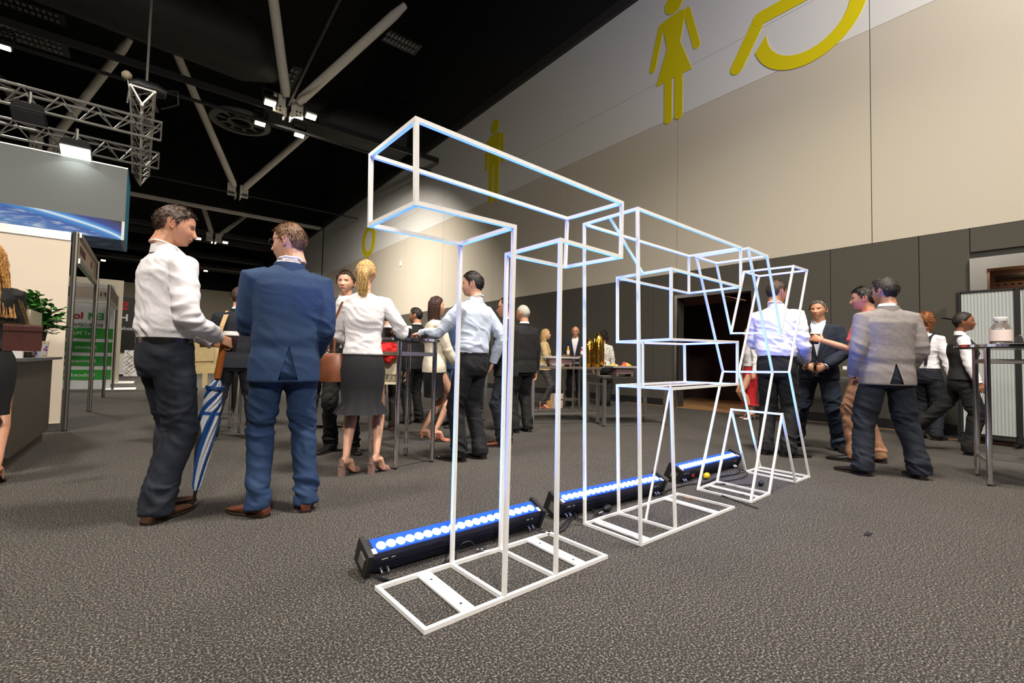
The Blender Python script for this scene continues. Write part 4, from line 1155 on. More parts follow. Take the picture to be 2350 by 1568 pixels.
        return V + N * (amp * w * (1.15 * a_ + 0.5 * b_))[:, None]
    B = stout
    kind, ck = top[0], top[1]; cm = C[ck]
    if kind in ('shirt', 'polo', 'blouse', 'vest', 'coat', 'jacket', 'openjacket'):
        jk = kind in ('jacket', 'openjacket', 'coat')
        e = 0.012 if jk else 0.0
        hem = {'shirt': 1.0, 'polo': 0.93, 'blouse': 0.97, 'vest': 0.94, 'coat': 0.86, 'jacket': 0.83, 'openjacket': 0.83}[kind]
        if len(top) > 2: hem = top[2]
        if fem: tb = [(1.505, .058, .050), (1.48, .10, .068), (1.445, .155, .088), (1.38, .170, .108), (1.27, .162, .128), (1.18, .142, .108), (1.08, .136, .102), (1.0, .160, .118), (0.93, .178, .126), (0.80, .180, .130)]
        else: tb = [(1.515, .068, .060), (1.485, .115, .080), (1.45, .172, .098), (1.38, .188, .116), (1.27, .186, .126), (1.15, .174, .122), (1.06, .176, .124), (1.01, .166, .117), (0.95, .182, .124), (0.83, .186, .126), (0.70, .186, .126)]
        tt = [q for q in tb if q[0] > hem] + [(hem, np.interp(hem, [q[0] for q in tb][::-1], [q[1] for q in tb][::-1]), np.interp(hem, [q[0] for q in tb][::-1], [q[2] for q in tb][::-1]))]
        mb = MB()
        mb.rings([[lean_v(q) for q in sring(0, -0.012 if z > 1.3 else 0, z, rx * (B if z < 1.4 else 1) * (width if z > 1.2 else 1) + e, ry * (B if z < 1.4 else 1) + e, 30, 2.5)] for z, rx, ry in tt])
        if kind not in ('vest',):
            sr = [.062, .060, .052, .047, .043, .038] if fem else [.070, .068, .060, .053, .049, .043]
            for S_, E2, W2, D in ((SR, ER, WR, R), (SL, EL, WL, L)):
                d = W2 - E2; sx = 1 if S_.x > 0 else -1
                if kind == 'polo' or D.get('short'):
                    mb.tube([S_ + Vector((-sx * .05, 0, 0)), S_, S_.lerp(E2, .35), S_.lerp(E2, .75)], [.06, .070, .064, .060], 14)
                else:
                    end = D.get('cuff', 0.97)
                    mb.tube([S_ + Vector((-sx * .06, 0, 0.0)), S_ + Vector((0, 0, -0.004)), S_.lerp(E2, .4), S_.lerp(E2, .85), E2 + d * 0.05, E2 + d * .35, E2 + d * 0.7, E2 + d * end], [sr[0] * .9 + e, sr[0] + e, sr[1] + e, sr[2] + e, sr[3] + e, sr[4] + e, sr[4] + e, sr[5] + e * 0.7], 14)
        V, Fq = vox(mb, cv, 4)
        V = folds(V, Fq, {'shirt': .0060, 'blouse': .006, 'polo': .004, 'vest': .003, 'coat': .005, 'jacket': .0035, 'openjacket': .0035}[kind] * (1.15 if lod == 0 else 1), 'jacket' if jk else 'shirt')
        me = qmesh(kind if kind != 'openjacket' else 'jacket', V, Fq, cm)
        nm = {'openjacket': 'jacket', 'polo': 'polo_shirt'}.get(kind, kind)
        if kind == 'openjacket' or kind == 'vest' or top[-1] == 'vent':
            bm = bmesh.new(); bm.from_mesh(me)
            def wedge(y_sign, zt, zb, wt, wb):
                "cut a clean wedge out of the front (+) or the back (-)"
                for s in (-1, 1):
                    p0 = Vector((s * wt, 0, zt)); p1 = Vector((s * wb, 0, zb)); n = (p1 - p0).cross(Vector((0, 1, 0))).normalized()
                    bmesh.ops.bisect_plane(bm, geom=bm.verts[:] + bm.edges[:] + bm.faces[:], plane_co=p0, plane_no=n)
                kill = []
                for fc in bm.faces:
                    c_ = fc.calc_center_median(); t = (c_.z - zb) / (zt - zb)
                    if 0 < t < 1 and c_.y * y_sign > 0.02 and abs(c_.x) < wb + (wt - wb) * t - 1e-4: kill.append(fc)
                bmesh.ops.delete(bm, geom=kill, context='FACES')
            if kind == 'openjacket':
                wedge(1, 1.53, 1.10, 0.085, 0.0); wedge(1, 1.06, hem + 0.012, 0.004, 0.045)
            if kind == 'vest': wedge(1, 1.53, 1.22, 0.07, 0.0)
            if top[-1] == 'vent': wedge(-1, 1.02, hem + 0.012, 0.0, 0.055)
            bm.to_mesh(me); bm.free()
        jo = link(nm, me, root)
        if kind == 'openjacket':       # lapels follow the chest
            from mathutils.bvhtree import BVHTree
            bv = BVHTree.FromPolygons([tuple(q) for q in V], [tuple(q) for q in Fq.tolist()])
            for s in (-1, 1):
                rows = []
                for i in range(9):
                    t = i / 8; z = 1.10 + t * 0.385
                    x0 = s * 0.085 * (z - 1.10) / 0.43; wdt = 0.012 + 0.062 * min(1, t / 0.72) if t <= 0.74 else 0.04 * (1.35 - t)
                    row = []
                    for x_ in (x0, x0 + s * wdt):
                        hit = bv.ray_cast(Vector((x_, 0.6, z)), Vector((0, -1, 0)))
                        row.append(hit[0] if hit[0] else Vector((x_, 0.08, z)))
                    rows.append([row[0] + Vector((0, 0.001, 0)), row[0] + Vector((0, .009, 0)), row[1] + Vector((0, .008, 0)), row[1] + Vector((0, -.002, 0))])
                MB().rings(rows).build('lapel', cm, jo, smooth=40)
            MB().lathe([(0.009, 0), (0.009, 0.004)], (0, bv.ray_cast(Vector((0, .6, 1.08)), Vector((0, -1, 0)))[0].y, 1.08), 10, Matrix.Rotation(-PI / 2, 3, 'X')).build('button', M['blackmetal'], jo)
        # collars
        def collar(rad, z0, hgt, m_, name, gap=0.5, flare=1.0, yoff=-0.022):
            rr = []
            for a_ in np.linspace(PI / 2 + gap, PI / 2 + 2 * PI - gap, 25):
                c_, s_ = math.cos(a_), math.sin(a_); dz = -0.022 * max(0, s_)
                rr.append([lean_v((rad * c_ * f_, rad * 0.92 * s_ * f_ + yoff, z0 + dz + zz)) for f_, zz in ((1.0, hgt), (0.93, hgt * 0.9), (0.98 * flare, 0), (1.15 * flare, -0.012), (1.06 * flare, hgt * 0.9))])
            MB().rings(rr).build(name, m_, root, smooth=50)
        nr = 0.056 if fem else 0.066
        if under: 
            collar(nr, 1.515, 0.040, C[under], 'shirt_collar', 0.35)
            for W2, E2, D in ((WR, ER, R), (WL, EL, L)):
                d = (W2 - E2).normalized(); MB().tube([W2 - d * 0.06, W2 + d * 0.008], [0.036, 0.036], 14).build('shirt_cuff', C[under], root, smooth=50)
            if kind in ('openjacket', 'vest', 'coat'):
                mb = MB(); mb.rings([[lean_v(q) for q in sring(0, -0.004, z, rx * 0.93, ry * 0.93, 26, 2.4)] for z, rx, ry in tb if z > 1.0])
                if kind == 'vest':
                    for S_, E2, W2, D in ((SR, ER, WR, R), (SL, EL, WL, L)):
                        d = W2 - E2; sx = 1 if S_.x > 0 else -1; sr = [.062, .062, .056, .052, .048, .040]
                        mb.tube([S_ + Vector((-sx * .06, 0, 0)), S_, S_.lerp(E2, .4), S_.lerp(E2, .85), E2 + d * 0.05, E2 + d * .35, E2 + d * 0.7, E2 + d * .95], [.06, .064, .062, .056, .054, .050, .046, .038], 14)
                V, Fq = vox(mb, cv, 3); V = folds(V, Fq, .004, 'shirt', 5); link('shirt', qmesh('shirt', V, Fq, C[under]), root)
                mb = MB(); rows = []
                for z in np.linspace(1.02, 1.47, 8):
                    ry = np.interp(z, [q[0] for q in tb][::-1], [q[2] for q in tb][::-1]); rows.append([lean_v((x_, ry * 0.93 + (0.004 if z < 1.44 else -0.01) + dy, z)) for x_, dy in ((-.012, 0), (-.012, .004), (.012, .004), (.012, 0))])
                MB().rings(rows).build('button_placket', C[under], root)
        if jk: collar(nr * 1.16, 1.492, 0.040, cm, 'jacket_collar', 0.9, 1.08)
        elif kind in ('shirt', 'polo'): collar(nr, 1.505, 0.042, cm, 'collar', 0.4, 1.05)
        elif kind == 'vest': pass
        if kind == 'shirt' and lod == 0 or kind == 'shirt' and lod == 1:
            for W2, E2, D in ((WR, ER, R), (WL, EL, L)):
                d = (W2 - E2).normalized(); e_ = D.get('cuff', 0.97); q0 = E2 + (W2 - E2) * e_
                MB().tube([q0 - d * 0.045, q0 - d * 0.04, q0 + d * 0.012], [0.044, 0.0455, 0.042] if not fem else [.036, .038, .035], 16).build('cuff', cm, root, smooth=50)
    if kind == 'dress' or bottom[0] in ('skirt', 'dress'):
        zt = 1.02 if kind != 'dress' else 1.47; flare = bottom[2] if len(bottom) > 2 else 0.0; zb = bottom[3] if len(bottom) > 3 else 0.52
        seq = [(1.47, .085, .07), (1.44, .150, .085), (1.36, .162, .105), (1.25, .160, .122), (1.12, .128, .10), (1.04, .130, .10), (0.95, .168, .122), (0.86, .184, .130), (0.72, .176, .122), (0.60, .158, .112), (0.50, .150, .106), (0.3, .16, .12)]
        seq = [q for q in seq if zb < q[0] <= zt + .02]
        zl = seq[-1]; seq.append((zb, zl[1] + flare, zl[2] + flare))
        rings = []
        for z, rx, ry in seq:
            rg = sring(0, 0, z, rx, ry, 48, 2.2)
            if z == zb and flare: rg = [(x_ * (1 + .09 * math.sin(i * 1.57)), y_ * (1 + .09 * math.sin(i * 1.57)), zz) for i, (x_, y_, zz) in enumerate(rg)]
            rings.append(rg)
        bc = C[bottom[1] if kind != 'dress' else ck]
        nm = 'dress' if kind == 'dress' else 'skirt'
        MB().rings(rings).build(nm, bc, root, smooth=60)
    if bottom[0] == 'trousers':
        mb = MB(); tcol = C[bottom[1]]; fit = bottom[2] if len(bottom) > 2 else 1.0
        hz_ = [(1.012, .164, .116), (0.98, .170, .120), (0.92, .176, .124), (0.85, .172, .120), (0.80, .15, .10)] if not fem else [(1.03, .132, .098), (0.97, .160, .118), (0.90, .176, .128), (0.84, .170, .120), (0.79, .14, .10)]
        mb.rings([sring(0, 0, z, rx * (0.5 + 0.5 * B), ry * B, 28, 2.4) for z, rx, ry in hz_])
        for H_, K_, A_ in legs:
            hemz = Vector((A_.x, A_.y + 0.005, A_.z - 0.045))
            mb.tube([H_ + Vector((0, 0, -.02)), H_.lerp(K_, .3), H_.lerp(K_, .7), K_, K_.lerp(A_, .35), K_.lerp(A_, .75), hemz], [.094, .092 * (0.6 + .4 * fit), .080 * fit, .070 * fit, .067 * fit, .062 * fit, .066 * fit], 16)
        V, Fq = vox(mb, cv, 4); V = folds(V, Fq, .0047, 'trousers', 9)
        link('trousers', qmesh('trousers', V, Fq, tcol), root)
        if kind in ('shirt',):
            zb_ = 1.0
            rr = [[(x_ * 1.0, y_, z_ + dz) for dz in (0,)][0] for x_, y_, z_ in sring(0, 0, zb_, .168 * (0.5 + 0.5 * B) + .003, .119 * B + .003, 30, 2.4)]
            mb = MB(); mb.rings([[(x_, y_, zb_ - .018) for x_, y_, _ in rr], [(x_ * 1.01, y_ * 1.01, zb_) for x_, y_, _ in rr], [(x_, y_, zb_ + .016) for x_, y_, _ in rr]]); mb.build('belt', SH['black'], root, smooth=50)
    # shoes
    for i, (fx, fy, yaw, *rest) in enumerate(feet):
        fz = rest[0] if rest else 0.0; pi_ = rest[1] if len(rest) > 1 else 0.0
        shoe(root, SH[shoes[1]], (fx, fy, fz), math.radians(-yaw), 0.31 if not fem else 0.26, shoes[0], lod=lod, pitch=pi_)
    if lanyard:
        mb = MB(); zz = 1.10 if lanyard == 'badge' else 1.3
        for s in (-1, 1):
            mb.tube([lean_v((s * .062, -.06, 1.555)), lean_v((s * .072, 0.0, 1.535)), lean_v((s * .064, .062, 1.49)), lean_v((s * .055, .112, 1.42)), lean_v((s * .03, .135, 1.28)), lean_v((0, .135, zz))], 0.005, 5)
        mb.tube([lean_v((-.062, -.06, 1.555)), lean_v((-.035, -.088, 1.562)), lean_v((.035, -.088, 1.562)), lean_v((.062, -.06, 1.555))], 0.006, 5)
        ly = mb.build('lanyard', M['white'], root, smooth=60)
    if extra: extra(root, dict(R=R, L=L, Hm=Hm, legs=legs, ER=ER, EL=EL, WR=WR, WL=WL, SR=SR, SL=SL))
    root.scale = (k, k, k)
    root['_k'] = k
    del root['_k']
    root_mats = Matrix.Translation(root.location) @ Matrix.Rotation(root.rotation_euler.z, 4, 'Z') @ Matrix.Scale(k, 4)
    return root, root_mats, dict(R=R, L=L, Hm=Hm, SR=SR, SL=SL, ER=ER, EL=EL)

# ---------------------------------------------------------------- the crowd
P1, M1, D1 = person('tall dark-haired man in white shirt holding a cup and blue umbrella', (358, 1188), h=1.86, psi=112, head=(22, -12), skin='warm', hair=('short', 'brown_hair'),
                    top=('shirt', 'white_shirt'), bottom=('trousers', 'navy_trouser', 1.15), shoes=('oxford', 'brown'), lod=0, stout=1.0, seed=3, stubble=0.25,
                    R=dict(w=(0.13, 0.21, 1.03), pole=(0.42, -0.25, 1.05), hand='grip', back=(0.8, 0.1, 0.6), dir=(-0.1, 0.9, -0.3)), L=dict(w=(-0.05, 0.28, 1.00), pole=(-0.4, -0.1, 1.0), hand='cup', back=(-1, 0.2, 0.0), dir=(0.35, 0.9, 0.1)),
                    feet=((0.07, -0.02, -22), (-0.10, 0.06, -18)), lanyard='x')
P2, M2, D2 = person('bespectacled man in bright blue suit and red-brown shoes seen from behind', (640, 1176), h=1.80, psi=188, head=(-52, -6), skin='light', hair=('short', 'light_brown_hair'), glasses=True,
                    top=('jacket', 'blue_suit', 0.80, 'vent'), under='white_shirt', bottom=('trousers', 'blue_suit', 1.05), shoes=('oxford', 'tan'), lod=0, seed=5, stout=1.03,
                    R=dict(w=(0.19, 0.15, 0.96), pole=(0.30, -0.5, 1.05), hand='relaxed', back=(1, 0, 0)), L=dict(w=(-0.12, 0.30, 1.20), pole=(-0.36, -0.35, 0.9), hand='relaxed', back=(-1, 0, 0)),
                    feet=((0.15, -0.02, 12), (-0.12, 0.0, -38)), lanyard='x')
P3, M3, D3 = person('man in dark navy suit with a beige satchel strap over his back', (535, 1008), h=1.74, psi=178, head=(10, 0), hair=('short', 'brown_hair'), top=('jacket', 'dark_navy'), under='white_shirt',
                    bottom=('trousers', 'dark_navy'), R=dict(w=(0.22, 0.28, 1.05), pole=(0.5, -0.2, 1.0)), L=dict(w=(-0.2, 0.26, 1.02), pole=(-0.5, -0.2, 1.0)), feet=((0.20, 0, 15), (-0.22, 0, -15)), lod=1, seed=8)
P4, M4, D4 = person('young dark-haired man in black suit smiling at the camera', (780, 1037), h=1.85, psi=-12, head=(4, 0), skin='light', hair=('short', 'brown_hair'), top=('openjacket', 'black'), under='white_shirt',
                    bottom=('trousers', 'black'), feet=((0.10, -0.02, 25), (-0.12, 0.0, -25)), lod=0, seed=12, R=dict(w=(0.25, 0.08, 0.90), pole=(.5, -.2, 1.1)), L=dict(w=(-0.20, 0.22, 1.0), pole=(-.5, -.2, 1.1)))
P5, M5, D5 = person('woman with a blonde ponytail in white blouse and black pinstripe skirt', (824, 1088), h=1.79, psi=172, head=(4, 2), fem=True, skin='light', hair=('smooth', 'blonde_hair', 'ponytail'),
                    top=('blouse', 'white_shirt', 0.985), bottom=('skirt', 'skirt', 0.05, 0.50), shoes=('heel', 'rose'), lod=0, seed=15,
                    R=dict(w=(0.27, 0.27, 1.205), pole=(0.50, -0.05, 0.9), hand='cup', back=(0.6, -0.2, 0.7), cuff=0.8), L=dict(w=(-0.10, 0.25, 1.05), pole=(-0.45, -0.2, 1.0)), feet=((0.13, 0.03, 35), (-0.10, -0.02, 30)))
person('man in black trousers half hidden behind the blue suited man', (735, 985), h=1.72, psi=160, hair=('short', 'dark_hair'), top=('jacket', 'black'), bottom=('trousers', 'black'), lod=2, seed=18, feet=((0.12, 0.02, 30), (-0.14, 0, 30)))
P7, M7, D7 = person('woman with long straight brown hair in a cream jacket and black skirt', (992, 1012), h=1.70, psi=108, head=(-6, 4), fem=True, skin='light', hair=('long', 'long_brown_hair', 'long'),
                    top=('jacket', 'cream', 0.84), bottom=('skirt', 'black', 0.0, 0.54), shoes=('pump', 'nude'), lod=1, seed=21,
                    R=dict(w=(0.17, 0.24, 0.93), pole=(0.3, -0.3, 1.0)), L=dict(w=(-0.17, 0.30, 1.0), pole=(-0.4, -0.3, 1.0)), feet=((0.09, 0.04, -6), (-0.08, -0.06, 0)))
P8, M8, D8 = person('dark-haired man in light blue shirt leaning an arm on the tall table', (1078, 1056), h=1.82, psi=-128, head=(-22, -4), skin='light', hair=('short', 'dark_hair'), top=('shirt', 'blue_shirt'), bottom=('trousers', 'black2', 1.1), shoes=('oxford', 'black'), lod=0, seed=24, stout=1.05,
                    L=dict(w=(-0.24, 0.44, 1.19), pole=(-0.5, 0.0, 0.7), hand='cup', back=(-0.3, 0.1, 0.9)), R=dict(w=(0.32, -0.02, 0.93), pole=(0.5, -0.4, 1.15), hand='relaxed', back=(0.3, -1, 0)), feet=((0.12, -0.02, 6), (-0.10, 0.06, -10)), lanyard='x', stubble=0.4)
person('balding man with glasses in a charcoal suit and brown shoes', (1158, 1022), h=1.68, psi=-98, head=(0, -4), skin='warm', hair=('receding', 'brown_hair'), glasses=True, top=('openjacket', 'black2'), under='white_shirt', bottom=('trousers', 'dark_navy', 1.1), shoes=('oxford', 'tan'), lod=1, seed=27,
       R=dict(w=(0.18, 0.22, 0.98), pole=(.4, -.3, 1.05)), L=dict(w=(-0.18, 0.2, 0.92), pole=(-.4, -.3, 1.05)), stout=1.08)
person('white-haired man in black suit with his back turned', (1196, 992), h=1.72, psi=-140, head=(-12, 0), skin='warm', hair=('buzz', 'white_hair'), top=('jacket', 'black'), under='white_shirt', bottom=('trousers', 'black', 1.1), lod=1, seed=30, stout=1.12, feet=((0.12, 0, 15), (-0.12, 0.02, -20)))
person('bearded man with clear glasses and black sweater at the back table', (948, 972), h=1.72, psi=-140, head=(-25, 0), skin='warm', hair=('short', 'dark_hair'), glasses='clear', top=('jacket', 'black2'), under='cream', bottom=('trousers', 'black'), lod=2, seed=33, stubble=0.8,
       R=dict(w=(0.2, 0.3, 1.0), pole=(.5, -.2, 1.0)), L=dict(w=(-0.2, 0.3, 1.0), pole=(-.5, -.2, 1.0)))
person('man in blue jacket and jeans behind the light blue shirt', (1042, 978), h=1.74, psi=-60, head=(0, 0), skin='warm', hair=('short', 'brown_hair'), top=('jacket', 'steelblue'), bottom=('trousers', 'jeans'), lod=2, seed=36)
person('dark-suited man far back, seen left of the balding man', pos=(4.75, 7.0, 0), h=1.72, psi=-120, skin='warm', hair=('short', 'brown_hair'), top=('jacket', 'black'), under='white_shirt', bottom=('trousers', 'black'), lod=2, seed=39)
person('person in dark trousers and brown shoes mostly hidden behind the ponytail woman', (884, 988), h=1.62, psi=175, hair=('short', 'dark_hair'), top=('jacket', 'black2'), bottom=('trousers', 'black'), shoes=('oxford', 'brown'), lod=2, seed=41)
person('blonde woman in beige trench coat with folded arms at the buffet', (1248, 938), h=1.62, psi=82, fem=True, skin='light', hair=('smooth', 'blonde_hair', 'bob'), top=('coat', 'beige', 0.86), bottom=('trousers', 'grey', 0.75), shoes=('bootie', 'nude'), lod=1, seed=44,
       R=dict(w=(0.10, 0.28, 1.08), pole=(.4, -.1, .9)), L=dict(w=(-0.10, 0.28, 1.08), pole=(-.4, -.1, .9)))
person('smiling bald man with glasses and open white collar behind the buffet', (1318, 932), h=1.74, psi=-4, head=(0, 0), skin='warm', hair=('bald', 'grey_hair'), glasses=True, top=('openjacket', 'dark_navy'), under='white_shirt', bottom=('trousers', 'black'), lod=1, seed=47,
       R=dict(w=(0.24, 0.30, 1.10), pole=(.5, -.2, .9)), L=dict(w=(-0.24, 0.30, 1.08), pole=(-.5, -.2, .9)), stout=1.08)
person('woman with dark curls in a white spotted blouse by the gold urns', (1384, 932), h=1.64, psi=160, fem=True, skin='warm', hair=('curly', 'dark_curls'), top=('blouse', 'dots', 0.93), bottom=('trousers', 'black', 1.1), shoes=('bootie', 'black'), lod=1, seed=50, stout=1.15)
P17, M17, D17 = person('dark-haired man in white shirt seen through the X frame', (1783, 1046), h=1.90, psi=165, head=(28, -5), skin='warm', hair=('short', 'brown_hair'), top=('shirt', 'white_shirt'), bottom=('trousers', 'black2', 1.1), shoes=('oxford', 'black'), lod=0, seed=53, stout=1.06,
                       R=dict(w=(0.22, 0.20, 0.98), pole=(.36, -.5, 1.1)), L=dict(w=(-0.16, 0.30, 1.12), pole=(-.36, -.3, 1.0)), feet=((0.10, 0.02, 45), (-0.10, 0, 10)), lanyard='x', stubble=0.3)
P18, M18, D18 = person('grey-haired man in navy suit facing us with clasped hands', (1880, 1030), h=1.76, psi=-6, head=(10, -2), skin='warm', hair=('grey', 'grey_hair'), top=('openjacket', 'navy_suit'), under='blue_shirt', bottom=('trousers', 'navy_suit', 1.2), shoes=('oxford', 'black'), lod=0, seed=56, stout=1.08,
                       R=dict(w=(0.095, 0.20, 0.99), pole=(.75, -.15, 1.05), hand='cup', back=(0.2, 1, 0.1), dir=(-1, 0.1, -0.45)), L=dict(w=(-0.095, 0.21, 0.99), pole=(-.75, -.15, 1.05), hand='cup', back=(-0.2, 1, 0.1), dir=(1, 0.1, -0.45)), feet=((0.24, 0, 14), (-0.20, 0, -24)), lanyard='badge')
P19, M19, D19 = person('man in coral polo shirt and tan trousers holding out a coffee cup', (1990, 1062), h=1.80, psi=-100, head=(-4, -3), skin='olive', hair=('short', 'dark_hair'), top=('polo', 'coral'), bottom=('trousers', 'tan', 1.05), shoes=('oxford', 'black'), lod=0, seed=59,
                       L=dict(w=(-0.18, 0.34, 1.24), pole=(-.30, 0.0, .5), hand='cup', back=(-0.9, 0, 0.3)), R=dict(w=(0.25, 0.02, 0.88), pole=(.5, -.4, 1.1)), feet=((0.12, -0.06, 10), (-0.10, 0.10, -5)))
P20, M20, D20 = person('dark-haired man in light grey jacket with a hand in his pocket', (2038, 1094), h=1.78, psi=-152, head=(-22, -2), skin='olive', hair=('quiff', 'dark_hair'), top=('jacket', 'grey_jacket', 0.82, 'vent'), under='blue_shirt', bottom=('trousers', 'navy_trouser', 1.25), shoes=('oxford', 'black'), lod=0, seed=62, stout=1.08,
                       L=dict(w=(-0.22, 0.11, 0.91), pole=(-.42, -.5, 1.05), hand='grip'), R=dict(w=(0.21, 0.12, 0.93), pole=(.40, -.5, 1.1), hand='grip'), feet=((0.24, 0.0, 5), (-0.20, 0.02, -40)))
person('woman with ginger curls in white top and dark dungarees', (2128, 1008), h=1.74, psi=155, fem=True, skin='light', hair=('curly', 'red_curls'), top=('blouse', 'white_shirt', 1.0), bottom=('trousers', 'denim', 1.1), shoes=('oxford', 'black'), lod=1, seed=65,
       extra=lambda root, d: (MB().tube([(0.05, -.125, 1.05), (.075, -.135, 1.25), (.10, -.11, 1.44), (.10, 0, 1.49), (.09, .10, 1.42)], .018, 6).tube([(-0.05, -.125, 1.05), (-.075, -.135, 1.25), (-.10, -.11, 1.44), (-.10, 0, 1.49), (-.09, .10, 1.42)], .018, 6).build('braces', C['denim'], root, smooth=60)))


def waitress_extra(root, d):
    MB().rings([[(x, y, z) for x, y, z in sring(0, -0.012, 1.485, .118, .082, 30)], [(x, y, z) for x, y, z in sring(0, -0.016, 1.455, .162, .102, 30)], [(x, y, z) for x, y, z in sring(0, -0.016, 1.40, .176, .121, 30)]]).build('satin_back', C['turq'], root, smooth=50, label='turquoise satin shoulder panel')


person('waitress in charcoal vest and white shirt walking right, dark hair in a bun', (2214, 1042), h=1.63, psi=95, head=(-4, 0), fem=True, skin='tan', hair=('smooth', 'dark_hair', 'bun'), top=('vest', 'vest', 0.93), under='white_shirt', bottom=('trousers', 'black', 1.15), shoes=('oxford', 'black'), lod=1, seed=68, stout=1.22,
       R=dict(w=(0.27, 0.12, 0.86), pole=(.4, -.4, 1.1)), L=dict(w=(-0.25, 0.1, 0.9), pole=(-.4, -.3, 1.1)), feet=((0.08, 0.05, 0), (-0.08, -0.50, 0, 0.12, -0.9)))
person('woman in long red dress standing by the dark doorway', (1722, 962), h=1.66, psi=-70, fem=True, skin='warm', hair=('smooth', 'dark_hair'), top=('blouse', 'white_shirt', 1.02), bottom=('dress', 'red', 0.06, 0.28), shoes=('pump', 'rose'), lod=2, seed=71)
P26, M26, D26 = person('woman with long wavy golden hair in a black dress at the left edge', pos=tuple(G(-62, 1119)), h=1.72, psi=176, head=(0, 0), fem=True, skin='warm', hair=('long', 'golden_hair', 'wavy'), top=('blouse', 'black', 1.0), bottom=('skirt', 'black', 0.0, 0.52), shoes=('pump', 'black'), lod=0, seed=74, stout=1.0, width=0.9, R=dict(w=(0.10, 0.28, 1.05), pole=(.3, -.4, 1.0)))

# ---------------------------------------------------------------- furniture
M['table_black'] = mat('black_laminate', (0.02, 0.018, 0.018), 0.3)
M['table_wood'] = mat('dark_wenge_top', srgb(58, 36, 32), 0.22, noise=0.2, nscale=20)
M['lid'] = mat('white_lid', (0.72, 0.70, 0.68), 0.4)
M['cupwrap'] = mat('dark_printed_cup', srgb(48, 34, 36), 0.5, noise=0.9, nscale=38)
M['glass'] = mat('clear_glass', (0.95, 0.97, 0.96), 0.03, trans=1.0)


def round_table(c, r_, z, label, top_mat, ang=0.3, leg=0.2, half=0.2):
    t = thing('bar_table', label, 'table', c, ang)
    MB().lathe([(r_ - 0.012, z - 0.030), (r_, z - 0.024), (r_, z - 0.004), (r_ - 0.004, z)], n=48).build('table_top', top_mat, t, smooth=40)
    MB().lathe([(r_ + 0.001, z - 0.026), (r_ + 0.005, z - 0.024), (r_ + 0.005, z - 0.003), (r_ + 0.001, z - 0.001)], n=48).build('edge_band', M['chrome'], t, smooth=30)
    L4 = [(half, half), (-half, half), (-half, -half), (half, -half)]
    for x, y in L4:
        lg = MB().tube([(x, y, 0.015), (x, y, z - 0.03)], 0.021, 16).build('leg', M['chrome'], t, smooth=40)
        MB().tube([(x, y, 0), (x, y, 0.02)], [0.014, 0.018], 10).build('foot', M['rubber'], lg)
    for zz in (0.19, z - 0.14):
        for i in range(4):
            a, b = L4[i], L4[(i + 1) % 4]; MB().bar((a[0], a[1], zz), (b[0], b[1], zz), 0.012, 0.034).build('rail', M['alu'], t)
    return t


round_table((1.86, 4.01, 0), 0.32, 1.14, 'tall round chrome-edged bar table beside the ponytail woman', M['table_black'], 0.2)
round_table((5.82, 0.42, 0), 0.40, 1.18, 'tall round dark-wood bar table cut by the right edge', M['table_wood'], 0.27, half=0.235)
round_table((0.62, 6.75, 0), 0.32, 1.10, 'round bar table behind the man with the satchel strap', M['table_black'], 0.1, half=0.24)
round_table((6.75, 6.72, 0), 0.36, 1.08, 'round black bar table in front of the smiling bald man', M['table_black'], 0.4, half=0.17)


def rect_table(c, sx, sy, z, label, rot=0.0, topm=None, thick=0.035, legw=0.045):
    t = thing('buffet_table', label, 'table', c, rot)
    MB().box((0, 0, z - thick / 2), (sx, sy, thick)).build('table_top', topm or M['table_black'], t)
    MB().box((0, 0, z - thick / 2), (sx + 0.006, sy + 0.006, 0.012)).build('edge_band', M['alu'], t)
    for a in (-1, 1):
        for b in (-1, 1):
            lg = MB().box((a * (sx / 2 - 0.04), b * (sy / 2 - 0.04), (z - thick) / 2 + 0.01), (legw, legw, z - thick - 0.02)).build('leg', M['alu'], t)
            MB().tube([(a * (sx / 2 - 0.04), b * (sy / 2 - 0.04), 0), (a * (sx / 2 - 0.04), b * (sy / 2 - 0.04), 0.02)], 0.012, 8).build('foot', M['rubber'], lg)
    for b in (-1, 1): MB().bar((-(sx / 2 - .06), b * (sy / 2 - .04), .16), ((sx / 2 - .06), b * (sy / 2 - .04), .16), .014, .03).build('rail', M['alu'], t)
    for a in (-1, 1): MB().bar((a * (sx / 2 - .04), -(sy / 2 - .06), z - .12), (a * (sx / 2 - .04), (sy / 2 - .06), z - .12), .014, .03).build('rail', M['alu'], t)
    return t


TW = mat('walnut_top', srgb(98, 84, 66), 0.35, noise=0.15, nscale=9)
rect_table((5.18, 5.35, 0), 1.15, 0.62, 0.88, 'long brown-topped buffet table carrying white plates and gold urns', -0.42, TW)
rect_table((5.95, 4.65, 0), 1.15, 0.62, 0.75, 'lower black buffet table carrying the fruit platter', -0.35)
rect_table((8.55, 2.80, 0), 0.62, 1.35, 0.93, 'dark table with napkin stacks against the wall behind the navy suit', 0.0, TW)
rect_table((3.75, 6.45, 0), 1.2, 0.6, 0.92, 'black table with one coffee cup behind the cream jacket woman', -0.35)


def cup(loc, label, tilt=0.0, s=1.0, cat='cup', group=None, Rm=None):
    r = thing('coffee_cup', label, cat, loc, 0.0, group); r.scale = (s, s, s)
    if Rm is not None: r.rotation_euler = Rm
    MB().lathe([(0.026, 0), (0.028, 0.002), (0.040, 0.098)], n=20).build('paper_cup', M['cupwrap'], r, smooth=50)
    MB().lathe([(0.0425, 0.094), (0.0435, 0.100), (0.0415, 0.104), (0.0395, 0.118), (0.037, 0.120), (0.036, 0.115)], n=20).build('lid', M['lid'], r, smooth=30)
    return r


